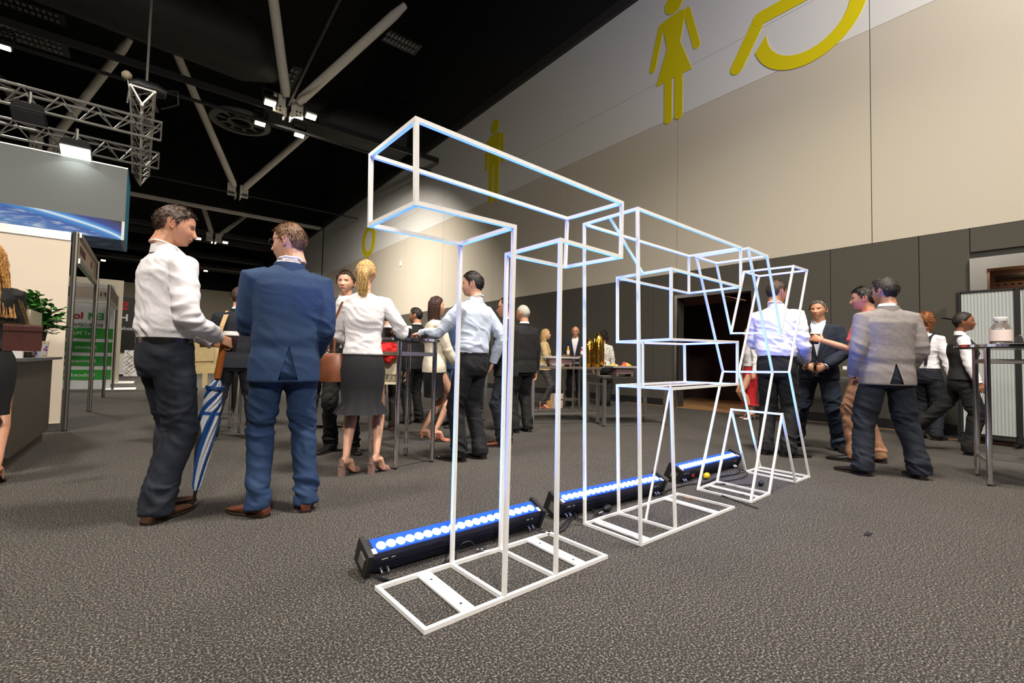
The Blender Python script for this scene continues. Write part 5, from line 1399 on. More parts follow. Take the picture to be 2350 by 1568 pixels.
TT = 1.14
cup((1.70, 4.02, TT), 'coffee cup on the bar table beside the ponytail woman hand'); cup((1.80, 4.12, TT), 'coffee cup in the middle of the chrome-edged bar table')
cup((1.86, 3.96, TT), 'coffee cup nearest the centre of the chrome-edged bar table')
cup((3.62, 6.28, 0.92), 'small far coffee cup on the black table behind the cream jacket')
g = thing('drinking_glass', 'clear glass held by the light blue shirted man on the table', 'glass', (2.02, 3.93, TT))
MB().lathe([(0.028, 0), (0.034, 0.09), (0.031, 0.09), (0.026, 0.006)], n=20).build('tumbler', M['glass'], g, smooth=40)
MB().lathe([(0.0255, 0.007), (0.028, 0.04)], n=20).build('drink', mat('brown_drink', srgb(70, 40, 24), 0.2), g, smooth=40)

# cup and umbrella of the man in the white shirt
ub = Vector((0.235, 3.46, 0.0))
hand_l = M1 @ (D1['L']['_m'] @ Vector((0, 0.09, -0.05)))
hand_r = M1 @ (D1['R']['_m'] @ Vector((0, 0.085, -0.038)))
cup(hand_l - Vector((0, 0, 0.065)), 'coffee cup with white lid held by the man in the white shirt', s=1.12)
um = thing('umbrella', 'rolled blue and white golf umbrella with orange-brown wooden handle standing point down', 'umbrella', ub)
ax = (hand_r + Vector((0, 0, 0.05)) - ub); Lu = ax.length; ax.normalize()
um.rotation_euler = Vector((0, 0, 1)).rotation_difference(ax).to_euler()
mb = MB(); mb.lathe([(0.019, Lu - 0.26), (0.021, Lu - 0.22), (0.020, Lu - 0.05), (0.022, Lu - 0.01), (0.014, Lu)], n=18); mb.build('handle', mat('orange_brown_wood', srgb(160, 92, 36), 0.2, coat=0.6), um, smooth=50)
MB().tube([(0, 0, 0), (0, 0, 0.06), (0, 0, 0.13)], [0.006, 0.008, 0.011], 10).build('ferrule', M['blackmetal'], um, smooth=40)
MB().tube([(0, 0, 0.1), (0, 0, Lu - 0.2)], 0.007, 8).build('shaft', M['blackmetal'], um)
ucol = mat('umbrella_cloth', (1, 1, 1), 0.5)
nt = ucol.node_tree; b = nt.nodes['Principled BSDF']; at = nt.nodes.new('ShaderNodeAttribute'); at.attribute_name = 'paint'; nt.links.new(at.outputs['Color'], b.inputs['Base Color'])
rows = 90; n = 96; zz = np.linspace(0.12, Lu - 0.27, rows); mb = MB(); paint = []
for i, z in enumerate(zz):
    t = i / (rows - 1); r0 = np.interp(t, [0, .05, .35, .62, .8, .93, 1], [.013, .022, .040, .050, .047, .040, .020]); tw = 2.6 * t ** 1.6 + 2.2 * max(0, t - .72) * 3
    ring = []
    for k in range(n):
        a = 2 * PI * k / n; fl = 1 + 0.16 * math.sin(8 * (a - tw)) ** 3 if 8 else 1
        ring.append((r0 * fl * math.cos(a), r0 * fl * math.sin(a), z))
        sct = ((a - tw) / (2 * PI) * 8) % 2
        paint.append(srgb(22, 74, 140) if (sct < 0.95 or abs(t - .70) < .015) else srgb(206, 208, 214))
    mb.rings([ring]) if False else None
    mb.v += [tuple(q) for q in ring]
for i in range(rows - 1):
    for k in range(n):
        a, b_ = i * n + k, i * n + (k + 1) % n; mb.f.append((a, b_, b_ + n, a + n)); mb.m.append(0)
me = mb.mesh('canopy', ucol, 80); ca = me.color_attributes.new('paint', 'FLOAT_COLOR', 'POINT')
for i, c_ in enumerate(paint): ca.data[i].color = (*c_, 1)
link('canopy', me, um)
MB().lathe([(0.0535, 0.70 * Lu - .01), (0.055, 0.70 * Lu), (0.0535, 0.70 * Lu + .012)], n=24).build('strap', mat('blue_strap', srgb(20, 60, 120), 0.5), um)

# cup of the man in coral
hl = M19 @ (D19['L']['_m'] @ Vector((0, 0.085, -0.05)))
cup(hl - Vector((0, 0, 0.05)), 'coffee cup with white lid held out by the man in coral', s=1.1)
# badge / watch object in the clasped hands
hn = M18 @ Vector((0, 0.255, 1.00))
o = MB().tube([(0, 0, 0), (0, 0, 0.035)], 0.026, 16).box((0, 0, -0.03), (0.05, 0.03, 0.06)).build('lanyard_badge', M['chrome'], smooth=40); o.location = hn; tag(o, 'small silver badge held in the clasped hands of the grey-haired man', 'badge')

# ------------------------------------------------ bags
M['brown_bag'] = mat('tan_leather', srgb(128, 74, 46), 0.4, noise=0.15, nscale=14)
r = thing('shoulder_bag', 'tan leather shoulder bag hanging at the ponytail woman left side', 'bag', M5 @ Vector((-0.25, -0.02, 0.76)), math.radians(-30)); r.scale = (.82, .82, .86)
prof = [(-.13, 0), (.13, 0), (.14, .04), (.12, .22), (.10, .27), (-.10, .27), (-.12, .22), (-.14, .04)]
MB().rings([[(x * f, y, z * (0.5 + f * .5)) for x, z in prof] for y, f in ((-.045, .86), (-.03, 1), (.03, 1), (.045, .86))]).build('bag_body', M['brown_bag'], r, smooth=40)
sp = M5.inverted()
st = [(-.02, -.03, .26), (-.03, -.03, .45), (.045, -.04, .62), (.10, -.055, .755), (.125, -0.0, .80), (.12, .06, .76), (0.02, .05, .45), (.02, .03, .26)]
MB().rings([[Vector(p) + Vector(q) for q in ((-.011, -.002, 0), (.011, -.002, 0), (.011, .002, 0), (-.011, .002, 0))] for p in st]).build('strap', M['brown_bag'], r)
MB().tube([(-.035 + .014 * math.cos(a), -.034, .33 + .014 * math.sin(a)) for a in np.linspace(0, 2 * PI, 13)], .0035, 6).tube([(-.025 + .014 * math.cos(a), -.034, .285 + .014 * math.sin(a)) for a in np.linspace(0, 2 * PI, 13)], .0035, 6).build('ring', M['chrome'], r, smooth=60)

r = thing('satchel', 'beige canvas satchel hanging beside the dark navy suit', 'bag', (0.39, 5.86, 0.74), math.radians(-38))
SB = cloth('beige_canvas', (176, 156, 112))
MB().rings([[(x * f, y, z) for x, z in ((-.20, 0), (.20, .02), (.22, .1), (.20, .30), (.10, .40), (-.06, .40), (-.20, .28), (-.23, .1))] for y, f in ((-.07, .8), (-.05, 1), (.05, 1), (.07, .8))]).build('bag_body', SB, r, smooth=40)
MB().rings([[(x, y - .002 * (z < .3), z) for x, z in ((-.21, .13), (.21, .15), (.21, .31), (.10, .41), (-.06, .41), (-.21, .29))] for y in (-.075, -.065)]).build('flap', SB, r)
MB().box((.13, -.078, -.05), (.05, .006, .16)).box((-.1, -.078, -.03), (.04, .006, .14)).build('strap_end', SB, r)
mb = MB()
pts = [M3 @ Vector(q) for q in ((-.20, -.05, .98), (-.19, -.142, 1.15), (-.155, -.15, 1.32), (-.125, -.12, 1.44), (-.11, -.02, 1.505), (-.11, .09, 1.46))]
iv = Matrix.Translation(r.location) @ Matrix.Rotation(r.rotation_euler.z, 4, 'Z'); iv.invert()
pts = [iv @ Vector((0.41, 5.90, 1.10))] + [iv @ p for p in pts]
mb.rings([[p + Vector(q) for q in ((-.025, -.002, 0), (.025, -.002, 0), (.025, .003, 0), (-.025, .003, 0))] for p in pts]); mb.build('shoulder_strap', cloth('beige_webbing', (196, 166, 122)), r)

r = thing('umbrella', 'closed black umbrella hanging point down behind the navy suited legs', 'umbrella', G(530, 992) + Vector((0.06, 0.35, 0.10)))
MB().tube([(0, 0, 0), (0, 0, .1), (0, 0, .2), (0, 0, .55), (0, 0, .66), (0, 0, .72)], [.006, .008, .025, .040, .028, .012], 14).build('canopy', C['black'], r, smooth=60)
MB().tube([(0, 0, .70), (0, 0, .88)], .012, 10).build('handle', M['blackmetal'], r); MB().tube([(0, 0, -.10), (0, 0, .02)], .005, 8).build('ferrule', M['chrome'], r)

tp = WY(884, 882, 5.62)
r = thing('tote_bag', 'cream tote bag with black mirrored print behind the pinstripe skirt', 'bag', (tp.x + 0.0, 5.62, tp.z), math.radians(-25))
MB().rings([[(-.20, -.05, 0), (.19, -.05, 0), (.19, .05, 0), (-.20, .05, 0)], [(-.20, -.045, .25), (.185, -.045, .25), (.185, .045, .25), (-.20, .045, .25)], [(-.15, -.02, .42), (.14, -.02, .42), (.14, .02, .42), (-.15, .02, .42)]]).build('bag_body', cloth('cream_canvas', (206, 196, 168)), r)
MB().box((0, -.0515, .085), (.385, .002, .10)).build('printed_band', mat('greige_print', srgb(170, 160, 134), 0.8), r)
text_mesh('STS STO', 0.078, M['black'], 'lettering', r, (.18, -.054, .07), (PI / 2, 0, 0), True, .001)
text_mesh('artists supply store', 0.026, M['black'], 'lettering', r, (.16, -.054, .045), (PI / 2, 0, 0), True, .0005)
MB().tube([(-.07, 0, .40), (-.06, 0, .56), (.06, 0, .56), (.07, 0, .40)], .010, 6).build('strap', cloth('cream_webbing', (206, 196, 168)), r, smooth=60)
V, Fq = vox(MB().tube([(-.16, 0, 0), (-.05, -.02, .04), (.07, .0, .02), (.15, 0, .05)], [.06, .09, .085, .05], 12).tube([(-.1, 0, .1), (.05, 0, .13), (.13, .02, .02)], [.06, .07, .05], 10).tube([(-.02, -.03, -.10), (.08, -.02, 0)], [.04, .07], 10), .011, 3)
N = normals(V, Fq); V = V + N * (0.016 * (1 - 2 * np.abs(vnoise(V * np.array([14, 14, 26]), 4))))[:, None]
o = link('shawl', qmesh('shawl', V, Fq, cloth('red_wool', (190, 22, 22)))); sp_ = WY(884, 806, 5.55); o.location = (sp_.x, 5.50, sp_.z - .03); tag(o, 'bunched red shawl above the cream tote bag', 'shawl')

# phone and clutch of the cream jacket woman
o = MB().box((0, 0, 0), (.03, .16, .09)).build('clutch_purse', mat('dark_print_leather', srgb(50, 34, 40), .4)); o.location = M7 @ Vector((.15, .30, .90)); o.rotation_euler = (.5, 0, math.radians(-40)); tag(o, 'small dark clutch purse in the hand of the cream jacket woman', 'purse')
# paper bags by the beige coat woman
o = MB().rings([[(-.12, -.06, 0), (.12, -.06, 0), (.12, .06, 0), (-.12, .06, 0)], [(-.125, -.065, .30), (.125, -.065, .30), (.125, .065, .30), (-.125, .065, .30)]]).build('paper_bag', mat('pink_paper', srgb(214, 190, 176), .7)); o.location = G(1277, 937); tag(o, 'pale pink paper carrier bag on the carpet under the buffet', 'bag')
o = MB().bx(-.1, .1, -.08, .08, 0, .16).build('cardboard_box', mat('tan_card', srgb(190, 150, 96), .7)); o.location = G(1257, 937); tag(o, 'small tan box on the carpet beside the paper bag', 'box')

# ------------------------------------------------ buffet things
M['gold'] = mat('hammered_gold', srgb(206, 160, 60), 0.18, 1.0, bump=0.5, bscale=26)


def urn(u, v, y, h_, label):
    p = WY(u, v, y); r = thing('coffee_urn', label, 'urn', (p.x, y, 0.885))
    q = h_
    MB().lathe([(.085, 0), (.095, .02), (.10, .06 * q / .5), (.098, .26 * q / .5), (.090, .36 * q / .5), (.065, .44 * q / .5), (.034, .48 * q / .5), (.028, .485 * q / .5)], n=28).build('urn_body', M['gold'], r, smooth=60)
    MB().lathe([(.030, .483 * q / .5), (.030, .50 * q / .5), (.01, .515 * q / .5)], n=16).build('lid', M['gold'], r, smooth=40)
    MB().tube([(.02, -.09, .07), (.02, -.14, .07), (.02, -.145, .04)], .010, 8).build('tap', M['gold'], r, smooth=40)


urn(1351, 840, 5.16, .46, 'shorter hammered gold coffee urn on the buffet table'); urn(1372, 838, 4.98, .54, 'taller hammered gold coffee urn on the buffet table')


def stand(p, rot, label, w=.50, d=.30, h_=.10, legs=True):
    r = thing('serving_stand', label, 'serving stand', p, rot)
    MB().rings([[(-w / 2 * .9, -d / 2 * .9, h_), (w / 2 * .9, -d / 2 * .9, h_), (w / 2 * .9, d / 2 * .9, h_), (-w / 2 * .9, d / 2 * .9, h_)], [(-w / 2, -d / 2, h_ + .03), (w / 2, -d / 2, h_ + .03), (w / 2, d / 2, h_ + .03), (-w / 2, d / 2, h_ + .03)]]).build('platter', M['white'], r)
    bm_ = mat('mauve_riser', srgb(116, 92, 92), .7)
    MB().bx(-w * .3, w * .3, -d * .3, d * .3, .035, h_).build('riser', bm_, r)
    for a in (-1, 1): MB().bx(a * w * .26 - .012, a * w * .26 + .012, -d * .3, d * .3, 0, .035).build('foot', bm_, r)
    return r


stand((5.10, 5.30, .88), -.42, 'white serving platter on a mauve riser on the buffet table', .62, .30, .13)
fp = (5.86, 4.66, .75)
stand(fp, -.35, 'oval fruit platter stand on the lower black table', .50, .30, .13)
random.seed(5)
fcol = {'orange_slice': srgb(232, 150, 40), 'pineapple_chunk': srgb(238, 200, 92), 'watermelon_piece': srgb(224, 84, 70), 'dark_grape': srgb(50, 22, 34)}
fm_ = {k: mat(k, v, .35) for k, v in fcol.items()}
for k in range(26):
    nm = random.choice(list(fcol)); a = random.uniform(0, 2 * PI); q = random.random() ** .6; s_ = random.uniform(.022, .032)
    x, y = .20 * q * math.cos(a), .10 * q * math.sin(a); z = .162 + .05 * (1 - q) * random.uniform(.3, 1)
    V_ = bmesh.new(); bmesh.ops.create_icosphere(V_, subdivisions=1, radius=s_ * 1.25); me = bpy.data.meshes.new(nm); V_.to_mesh(me); V_.free(); me.materials.append(fm_[nm])
    o = link(nm, me); c_, sn = math.cos(-.35), math.sin(-.35); o.location = (fp[0] + x * c_ - y * sn, fp[1] + x * sn + y * c_, fp[2] + z); o.scale = (1.2, 1, .8)
    tag(o, {'orange_slice': 'orange slice heaped on the fruit platter', 'pineapple_chunk': 'yellow pineapple chunk heaped on the fruit platter', 'watermelon_piece': 'red melon piece heaped on the fruit platter', 'dark_grape': 'dark grape heaped on the fruit platter'}[nm], 'fruit', {'orange_slice': 'orange slices on the platter', 'pineapple_chunk': 'pineapple chunks on the platter', 'watermelon_piece': 'melon pieces on the platter', 'dark_grape': 'grapes on the platter'}[nm])
for (x, y, lb) in ((4.80, 5.42, 'stack of white plates at the left end of the buffet table'), (4.98, 5.20, 'stack of white plates below the serving platter on the buffet table')):
    r = thing('plate_stack', lb, 'plates', (x, y, .88))
    for i in range(4): MB().lathe([(.05, i * .008), (.085, i * .008 + .004), (.10, i * .008 + .010), (.095, i * .008 + .011), (.05, i * .008 + .006)], n=20).build('plate', M['white'], r, smooth=40)
for i, (y, lb) in enumerate(((2.35, 'nearest white napkin stack on the wall table'), (2.62, 'middle white napkin stack on the wall table'), (2.90, 'farthest white napkin stack on the wall table'))):
    o = MB().bx(-.08, .08, -.08, .08, 0, .05 - .01 * i).build('napkin_stack', M['white']); o.location = (8.42, y, .93); tag(o, lb, 'napkins')
for (x, y, col, lb) in ((6.60, 6.60, srgb(214, 150, 40), 'yellow juice bottle on the table before the bald man'), (6.98, 6.58, srgb(190, 60, 40), 'red juice bottle on the table before the bald man')):
    r = thing('juice_bottle', lb, 'bottle', (x, y, 1.08))
    MB().lathe([(.028, 0), (.032, .01), (.032, .12), (.016, .155), (.016, .17)], n=16).build('bottle_body', mat('juice', col, .2), r, smooth=50); MB().lathe([(.018, .17), (.018, .19)], n=12).build('cap', M['white'], r)
    MB().lathe([(.033, .04), (.033, .10)], n=16).build('paper_label', M['white'], r, smooth=50)

# right-hand bar table top
bp_ = WY(2294, 785, .50); r = thing('water_bottle', 'wide clear bottle with white cap and pale pink label on the right table', 'bottle', (5.52, .50, 1.18)); r.scale = (1.05,) * 3
MB().lathe([(.060, 0), (.064, .01), (.064, .11), (.060, .125), (.036, .17), (.034, .18)], n=28).build('bottle_body', mat('clear_plastic', (.9, .92, .9), .06, trans=.9), r, smooth=50)
MB().lathe([(.0655, .022), (.0655, .11)], n=28).build('paper_label', mat('pale_pink_label', srgb(232, 214, 206), .5), r, smooth=50)
MB().lathe([(.040, .178), (.042, .182), (.042, .208), (.038, .212)], n=24).build('cap', M['white'], r, smooth=40)
r = thing('brochure', 'open pale brochure with a blue strip on the right table edge', 'brochure', (5.76, .30, 1.18), .3)
MB().bx(-.15, .15, -.11, .11, 0, .012).build('pages', M['white'], r); MB().bx(-.15, .02, -.113, -.11, 0.001, .02).build('blue_spine', mat('blue_print', srgb(60, 80, 190), .5), r)
o = MB().rings([[(x, y, z) for x, z in ((-.13, 0), (-.12, .03), (-.08, .055), (0, .068), (.08, .055), (.13, .0))] for y in (-.06, .06)]).build('spectacle_case', mat('grey_case', srgb(84, 90, 90), .5)); o.location = (5.72, .36, 1.194); o.rotation_euler = (0, 0, .3); tag(o, 'dark grey domed case lying on the brochure', 'case')

# ------------------------------------------------ folding screen at the right
r = thing('folding_screen', 'grey ribbed portable screen with black frame before the service opening', 'screen', (8.55, 1.05, 0))
rib = mat('ribbed_grey_polycarbonate', srgb(172, 178, 178), .22, coat=.3)
yy0 = WX(2187, 900, 8.55).y - 1.05
z1 = WX(2210, 672, 8.55).z
def screen_panel(a, b, w=.03):
    a, b = Vector(a), Vector(b); d = (b - a); L_ = d.length; d.normalize(); n_ = Vector((-d.y, d.x, 0))
    z0 = .13; N_ = int(L_ / .008); rows = []
    for i in range(N_ + 1):
        p = a + d * (L_ * i / N_); off = .004 * math.cos(i * PI * .5)
        rows.append([p + n_ * off + Vector((0, 0, z0)), p + n_ * off + Vector((0, 0, z1 - .02)), p + n_ * (off - .006) + Vector((0, 0, z1 - .02)), p + n_ * (off - .006) + Vector((0, 0, z0))])
    MB().rings(rows).build('ribbed_panel', rib, r)
    mb = MB()
    for p in (a, b): mb.box(p + Vector((0, 0, (z1 + .1) / 2)), (w, w, z1 - .1))
    mb.build('upright', M['blackmetal'], r)
    MB().bar(a + Vector((0, 0, z1)), b + Vector((0, 0, z1)), .03).build('top_rail', M['blackmetal'], r); MB().bar(a + Vector((0, 0, .12)), b + Vector((0, 0, .12)), .03).build('bottom_rail', M['blackmetal'], r)
    m_ = (a + b) / 2
    for p in (a, b): MB().bar(p - n_ * .18 + Vector((0, 0, .05)), p + n_ * .18 + Vector((0, 0, .05)), .03).build('foot', M['blackmetal'], r); MB().tube([p + Vector((0, 0, .0)), p + Vector((0, 0, .12))], .02, 8).build('castor', M['rubber'], r)
ya = WX(2207, 900, 8.55).y - 1.05; yb = WX(2335, 900, 8.55).y - 1.05
screen_panel((0, ya, 0), (0, yb, 0)); screen_panel((0, yb - .03, 0), (-.25, yb - .95, 0)); screen_panel((.35, yy0 - .02, 0), (0.02, ya + .03, 0))

# ------------------------------------------------ booths on the left
booth_white = mat('booth_panel', srgb(222, 208, 190), .55, noise=.02, nscale=4)
r = thing('booth_wall', 'cream exhibition booth wall with aluminium post behind the plant', 'booth wall', (-.79, 7.68, 0))
for k in range(4): MB().bx(-.03 - .98 * (k + 1), -.03 - .98 * k - .008, -.008, .008, .10, 2.30).build('panel', booth_white, r)
MB().bx(-4.0, -.04, -.02, .02, 2.30, 2.40).build('top_rail', M['alu'], r); MB().bx(-4.0, -.04, -.02, .02, .02, .10).build('bottom_rail', M['alu'], r)


def post(root, x, y, h_):
    o = MB().tube([(x, y, .015), (x, y, h_)], .026, 8).build('post', M['alu'], root)
    for a in range(4):
        c_, s_ = math.cos(a * PI / 2), math.sin(a * PI / 2); MB().box((x + .026 * c_, y + .026 * s_, h_ / 2), (.004 + .006 * abs(s_), .004 + .006 * abs(c_), h_ - .02)).build('groove', M['gap'], o)
    MB().lathe([(.03, 0), (.03, .015)], (x, y, 0), 12).build('foot', M['rubber'], o)


post(r, 0, 0, 2.42)
r = thing('booth_fascia', 'booth name board frame running back from the cream wall post', 'booth frame', (-.79, 7.68, 0))
post(r, .04, 2.30, 2.42)
MB().bx(.0, .05, .03, 2.28, 2.36, 2.42).build('top_rail', M['alu'], r); MB().bx(.0, .05, .03, 2.28, 2.04, 2.10).build('bottom_rail', M['alu'], r); MB().bx(.018, .03, .03, 2.28, 2.10, 2.36).build('name_board', mat('beige_board', srgb(196, 172, 152), .5), r)
dk_print = mat('dark_print', srgb(70, 44, 44), .6)
for k in range(9): MB().box((.032, .15 + .07 * k, 2.23), (.003, .03, .08 + .04 * (k % 2))).build('printed_letter', dk_print, r)
MB().lathe([(.06, 0), (.06, .002)], (.033, 1.5, 2.24), 16, Matrix.Rotation(PI / 2, 3, 'Y')).build('printed_emblem', dk_print, r)
r = thing('booth_fascia', 'second booth frame with slim posts in front of the green banner', 'booth frame', (-.77, 13.0, 0))
post(r, 0, 0, 2.40); post(r, .02, 2.5, 2.40)
MB().bx(-.02, .03, .03, 2.47, 2.36, 2.40).build('top_rail', M['alu'], r); MB().bx(-.02, .03, .03, 2.47, 2.04, 2.10).build('bottom_rail', M['alu'], r); MB().bx(0, .012, .03, 2.47, 2.10, 2.36).build('name_board', mat('brown_board', srgb(120, 104, 90), .5), r)

r = thing('exhibition_banner', 'white and green banner with red and green mirrored lettering in a booth', 'banner', (-.80, 15.6, 0))
W3 = 3.0
bw = mat('banner_white', srgb(222, 226, 226), .6, noise=.03, nscale=5); bgn = mat('banner_green', srgb(36, 150, 44), .6); red_ = mat('banner_red', srgb(176, 24, 34), .6); dkg = mat('banner_dark_text', srgb(60, 60, 66), .6)
HB = 2.22
ring_ = []
for i in range(61):
    x = -W3 * i / 60; w_ = .012 * math.sin(x * 9) + .006 * math.sin(x * 23); ring_.append([(x, w_, .03), (x, w_ * .5, HB), (x, w_ * .5 + .004, HB), (x, w_ + .004, .03)])
MB().rings(ring_).build('fabric', bw, r, smooth=40)
for (a, b_) in ((.31, .43), (.466, .585), (.627, .74), (.78, .896)):
    MB().bx(-W3, -.0, -.024, -.020, HB * (1 - b_) + .03, HB * (1 - a) + .02).build('green_band', bgn, r)
xo = -.18
text_mesh('EM', .24, bgn, 'lettering', r, (xo, -.028, HB * .80), (PI / 2, 0, 0), True, .002); text_mesh('EM', .24, bgn, 'lettering', r, (xo - .014, -.0285, HB * .80), (PI / 2, 0, 0), True, .002)
text_mesh('IoT', .24, red_, 'lettering', r, (xo - .385, -.028, HB * .80), (PI / 2, 0, 0), True, .002); text_mesh('IoT', .24, red_, 'lettering', r, (xo - .399, -.0285, HB * .80), (PI / 2, 0, 0), True, .002)
text_mesh('EMERGENCY LIGHTING', .12, dkg, 'lettering', r, (xo - .02, -.028, HB * .715), (PI / 2, 0, 0), True, .002)
for s_, t_ in (('24x7 Monitoring', .39), ('Remote Online Testing', .545), ('Eliminate Unexpected', .70), ('Reduced Maintenance', .855)):
    text_mesh(s_, .125, M['white'], 'lettering', r, (xo - .12, -.030, HB * (1 - t_) + .02), (PI / 2, 0, 0), True, .002)
r = thing('booth_name_board', 'booth name board numbered F1 above the green banner', 'name board', (-.80, 15.5, 0))
MB().bx(-3, 0, -.01, .01, 2.29, 2.56).build('board', mat('beige_board2', srgb(214, 200, 186), .5), r); MB().bx(-3, 0, -.02, .02, 2.56, 2.66).build('top_rail', M['white'], r); MB().bx(-3, 0, -.02, .02, 2.23, 2.29).build('bottom_rail', M['white'], r)
MB().bx(-2.6, -.85, -.016, -.012, 2.31, 2.55).build('purple_panel', mat('purple_print', srgb(44, 34, 70), .5), r)
text_mesh('F1', .15, dkg, 'lettering', r, (-.16, -.016, 2.36), (PI / 2, 0, 0), True, .002, bold=.004)
r = thing('booth_wall', 'tall plain greige exhibition wall beyond the green banner', 'booth wall', (-.78, 18.8, 0)); MB().bx(-4, 0, 0, .1, 0, 3.2).build('panel', mat('greige', srgb(176, 168, 150), .8), r); MB().bx(-4, -1.4, -.6, -.5, 2.55, 3.3).build('header', booth_white, r)
r = thing('display_stand', 'black exhibition display with red and white mirrored lettering', 'display', (-.55, 26.5, 0))
MB().bx(-1.6, .55, 0, .1, .95, 3.4).build('panel', M['blackmetal'], r); MB().bx(-1.6, .0, -.05, .1, 0, .9).build('plinth', M['white'], r)
text_mesh('H', .42, M['white'], 'lettering', r, (-.33, -.02, 2.35), (PI / 2, 0, 0), True, .002, bold=.01); text_mesh('S', .5, red_, 'lettering', r, (-.35, -.02, 2.85), (PI / 2, 0, 0), True, .002, bold=.02)
text_mesh('The Leader', .22, M['white'], 'lettering', r, (.35, -.02, 1.95), (PI / 2, 0, 0), True, .002)
r = thing('brochure_rack', 'zigzag wire brochure rack in front of a white cube far left', 'rack', (-.62, 24.0, 0)); mb = MB()
for k in range(3):
    z = .12 + .33 * k
    for s_ in (-1, 1): mb.tube([(s_ * .17, 0, z + .165), (0, 0, z), (-s_ * .17, 0, z + .165), (0, 0, z + .33)], .012, 5)
mb.build('wire', M['blackmetal'], r); MB().bx(-.25, .45, .3, .9, .0, 1.05).build('cube', M['white'], r); MB().box((.28, .29, .75), (.2, .01, .22)).build('red_mark', red_, r)
for (u0, v0, s_, lb) in ((262, 878, 1.4, 'farther white mat on the carpet beside the booths'), (262, 893, .9, 'nearer white mat on the carpet at the green banner')):
    o = MB().bx(-.2, .35 + .1 * s_, -.5 * s_, .5 * s_, 0, .008).build('floor_mat', M['white']); q = G(u0, v0, 0); o.location = (q.x, q.y, 0); tag(o, lb, 'mat')

# hanging banner box
r = thing('hanging_banner', 'large grey hanging box banner with a blue earth-from-space strip', 'banner', (-.40, 9.0, 2.64))
gb = mat('banner_grey', srgb(116, 120, 120), .8)
MB().bx(-3.2, 0, 0, 1.0, .28, 1.10).build('grey_face', gb, r)
em = mat('earth_print', (0, 0.1, .5), .5); nt = em.node_tree; b = nt.nodes['Principled BSDF']; tc = nt.nodes.new('ShaderNodeTexCoord'); sx = nt.nodes.new('ShaderNodeSeparateXYZ'); nt.links.new(tc.outputs['Object'], sx.inputs[0])
# printed horizon: z - k*x^2 style curve
def mth(op, a, b_=None, v=None):
    n_ = nt.nodes.new('ShaderNodeMath'); n_.operation = op
    for i, q in enumerate((a, b_)):
        if q is None: continue
        if isinstance(q, (int, float)): n_.inputs[i].default_value = q
        else: nt.links.new(q, n_.inputs[i])
    return n_.outputs[0]
xx = mth('MULTIPLY', sx.outputs[0], -1.0)                       # distance from the right end
arcv = mth('SUBTRACT', mth('MULTIPLY', mth('POWER', xx, 0.6), 0.30), sx.outputs[2])    # above/below the printed limb
rp = nt.nodes.new('ShaderNodeValToRGB'); nt.links.new(mth('ADD', mth('MULTIPLY', arcv, 2.2), 0.45), rp.inputs[0])
els = rp.color_ramp.elements; els[0].position = 0.0; els[0].color = (*srgb(8, 10, 40), 1); els[1].position = 1.0; els[1].color = (*srgb(70, 120, 190), 1)
for p_, c_ in ((.30, srgb(10, 50, 150)), (.42, srgb(60, 150, 230)), (.47, srgb(220, 240, 255)), (.53, srgb(50, 140, 220)), (.66, srgb(16, 80, 170)), (.8, srgb(50, 100, 180))):
    e = els.new(p_); e.color = (*c_, 1)
ns = nt.nodes.new('ShaderNodeTexNoise'); ns.inputs['Scale'].default_value = 6; mp = nt.nodes.new('ShaderNodeMapping'); mp.inputs['Scale'].default_value = (1, 1, 6); nt.links.new(tc.outputs['Object'], mp.inputs[0]); nt.links.new(mp.outputs[0], ns.inputs[0])
mx = nt.nodes.new('ShaderNodeMix'); mx.data_type = 'RGBA'; nt.links.new(mth('MULTIPLY', mth('GREATER_THAN', arcv, 0.08), mth('MULTIPLY', mth('SUBTRACT', ns.outputs[0], .5), 2.6)), mx.inputs[0]); nt.links.new(rp.outputs[0], mx.inputs[6]); mx.inputs[7].default_value = (.7, .8, .95, 1); nt.links.new(mx.outputs[2], b.inputs['Base Color'])
MB().bx(-3.2, -.035, -.002, .99, 0, .28).build('earth_strip', em, r)
MB().bx(-.035, -.003, -.004, .995, 0, .28).build('corner_profile', M['white'], r)
MB().bx(-.003, .002, .0, 1.0, 0, 1.10).build('turquoise_side', mat('turquoise_print', srgb(40, 150, 190), .6), r)
MB().bx(-3.2, 0, -.006, -.001, 1.085, 1.10).build('top_edge', M['alu'], r)


def truss(a, b_, label, s_=.27, bays=8, down=True, name='lighting_truss'):
    a, b_ = Vector(a), Vector(b_); r = thing(name, label, 'truss', a); d = b_ - a; L_ = d.length; d.normalize(); sd = d.cross(Vector((0, 0, 1))).normalized(); upv = Vector((0, 0, 1))
    sg = -1 if down else 1
    ch = [sd * s_ / 2, -sd * s_ / 2, upv * sg * s_ * .87]
    for c_ in ch: MB().tube([c_, c_ + d * L_], .021, 8).build('chord', M['alu'], r, smooth=40)
    for i in range(bays):
        t0, t1 = L_ * i / bays, L_ * (i + 1) / bays; tm = (t0 + t1) / 2
        for p_, q_ in ((0, 2), (1, 2)):
            MB().tube([ch[p_] + d * t0, ch[q_] + d * tm], .010, 5).build('brace', M['alu'], r); MB().tube([ch[q_] + d * tm, ch[p_] + d * t1], .010, 5).build('brace', M['alu'], r)
        MB().tube([ch[0] + d * t0, ch[1] + d * t1], .010, 5).build('brace', M['alu'], r)
    for t in (0, L_): MB().bar(ch[0] + d * t, ch[1] + d * t, .02).bar(ch[0] + d * t, ch[2] + d * t, .02).bar(ch[1] + d * t, ch[2] + d * t, .02).build('end_frame', M['alu'], r)
    return r


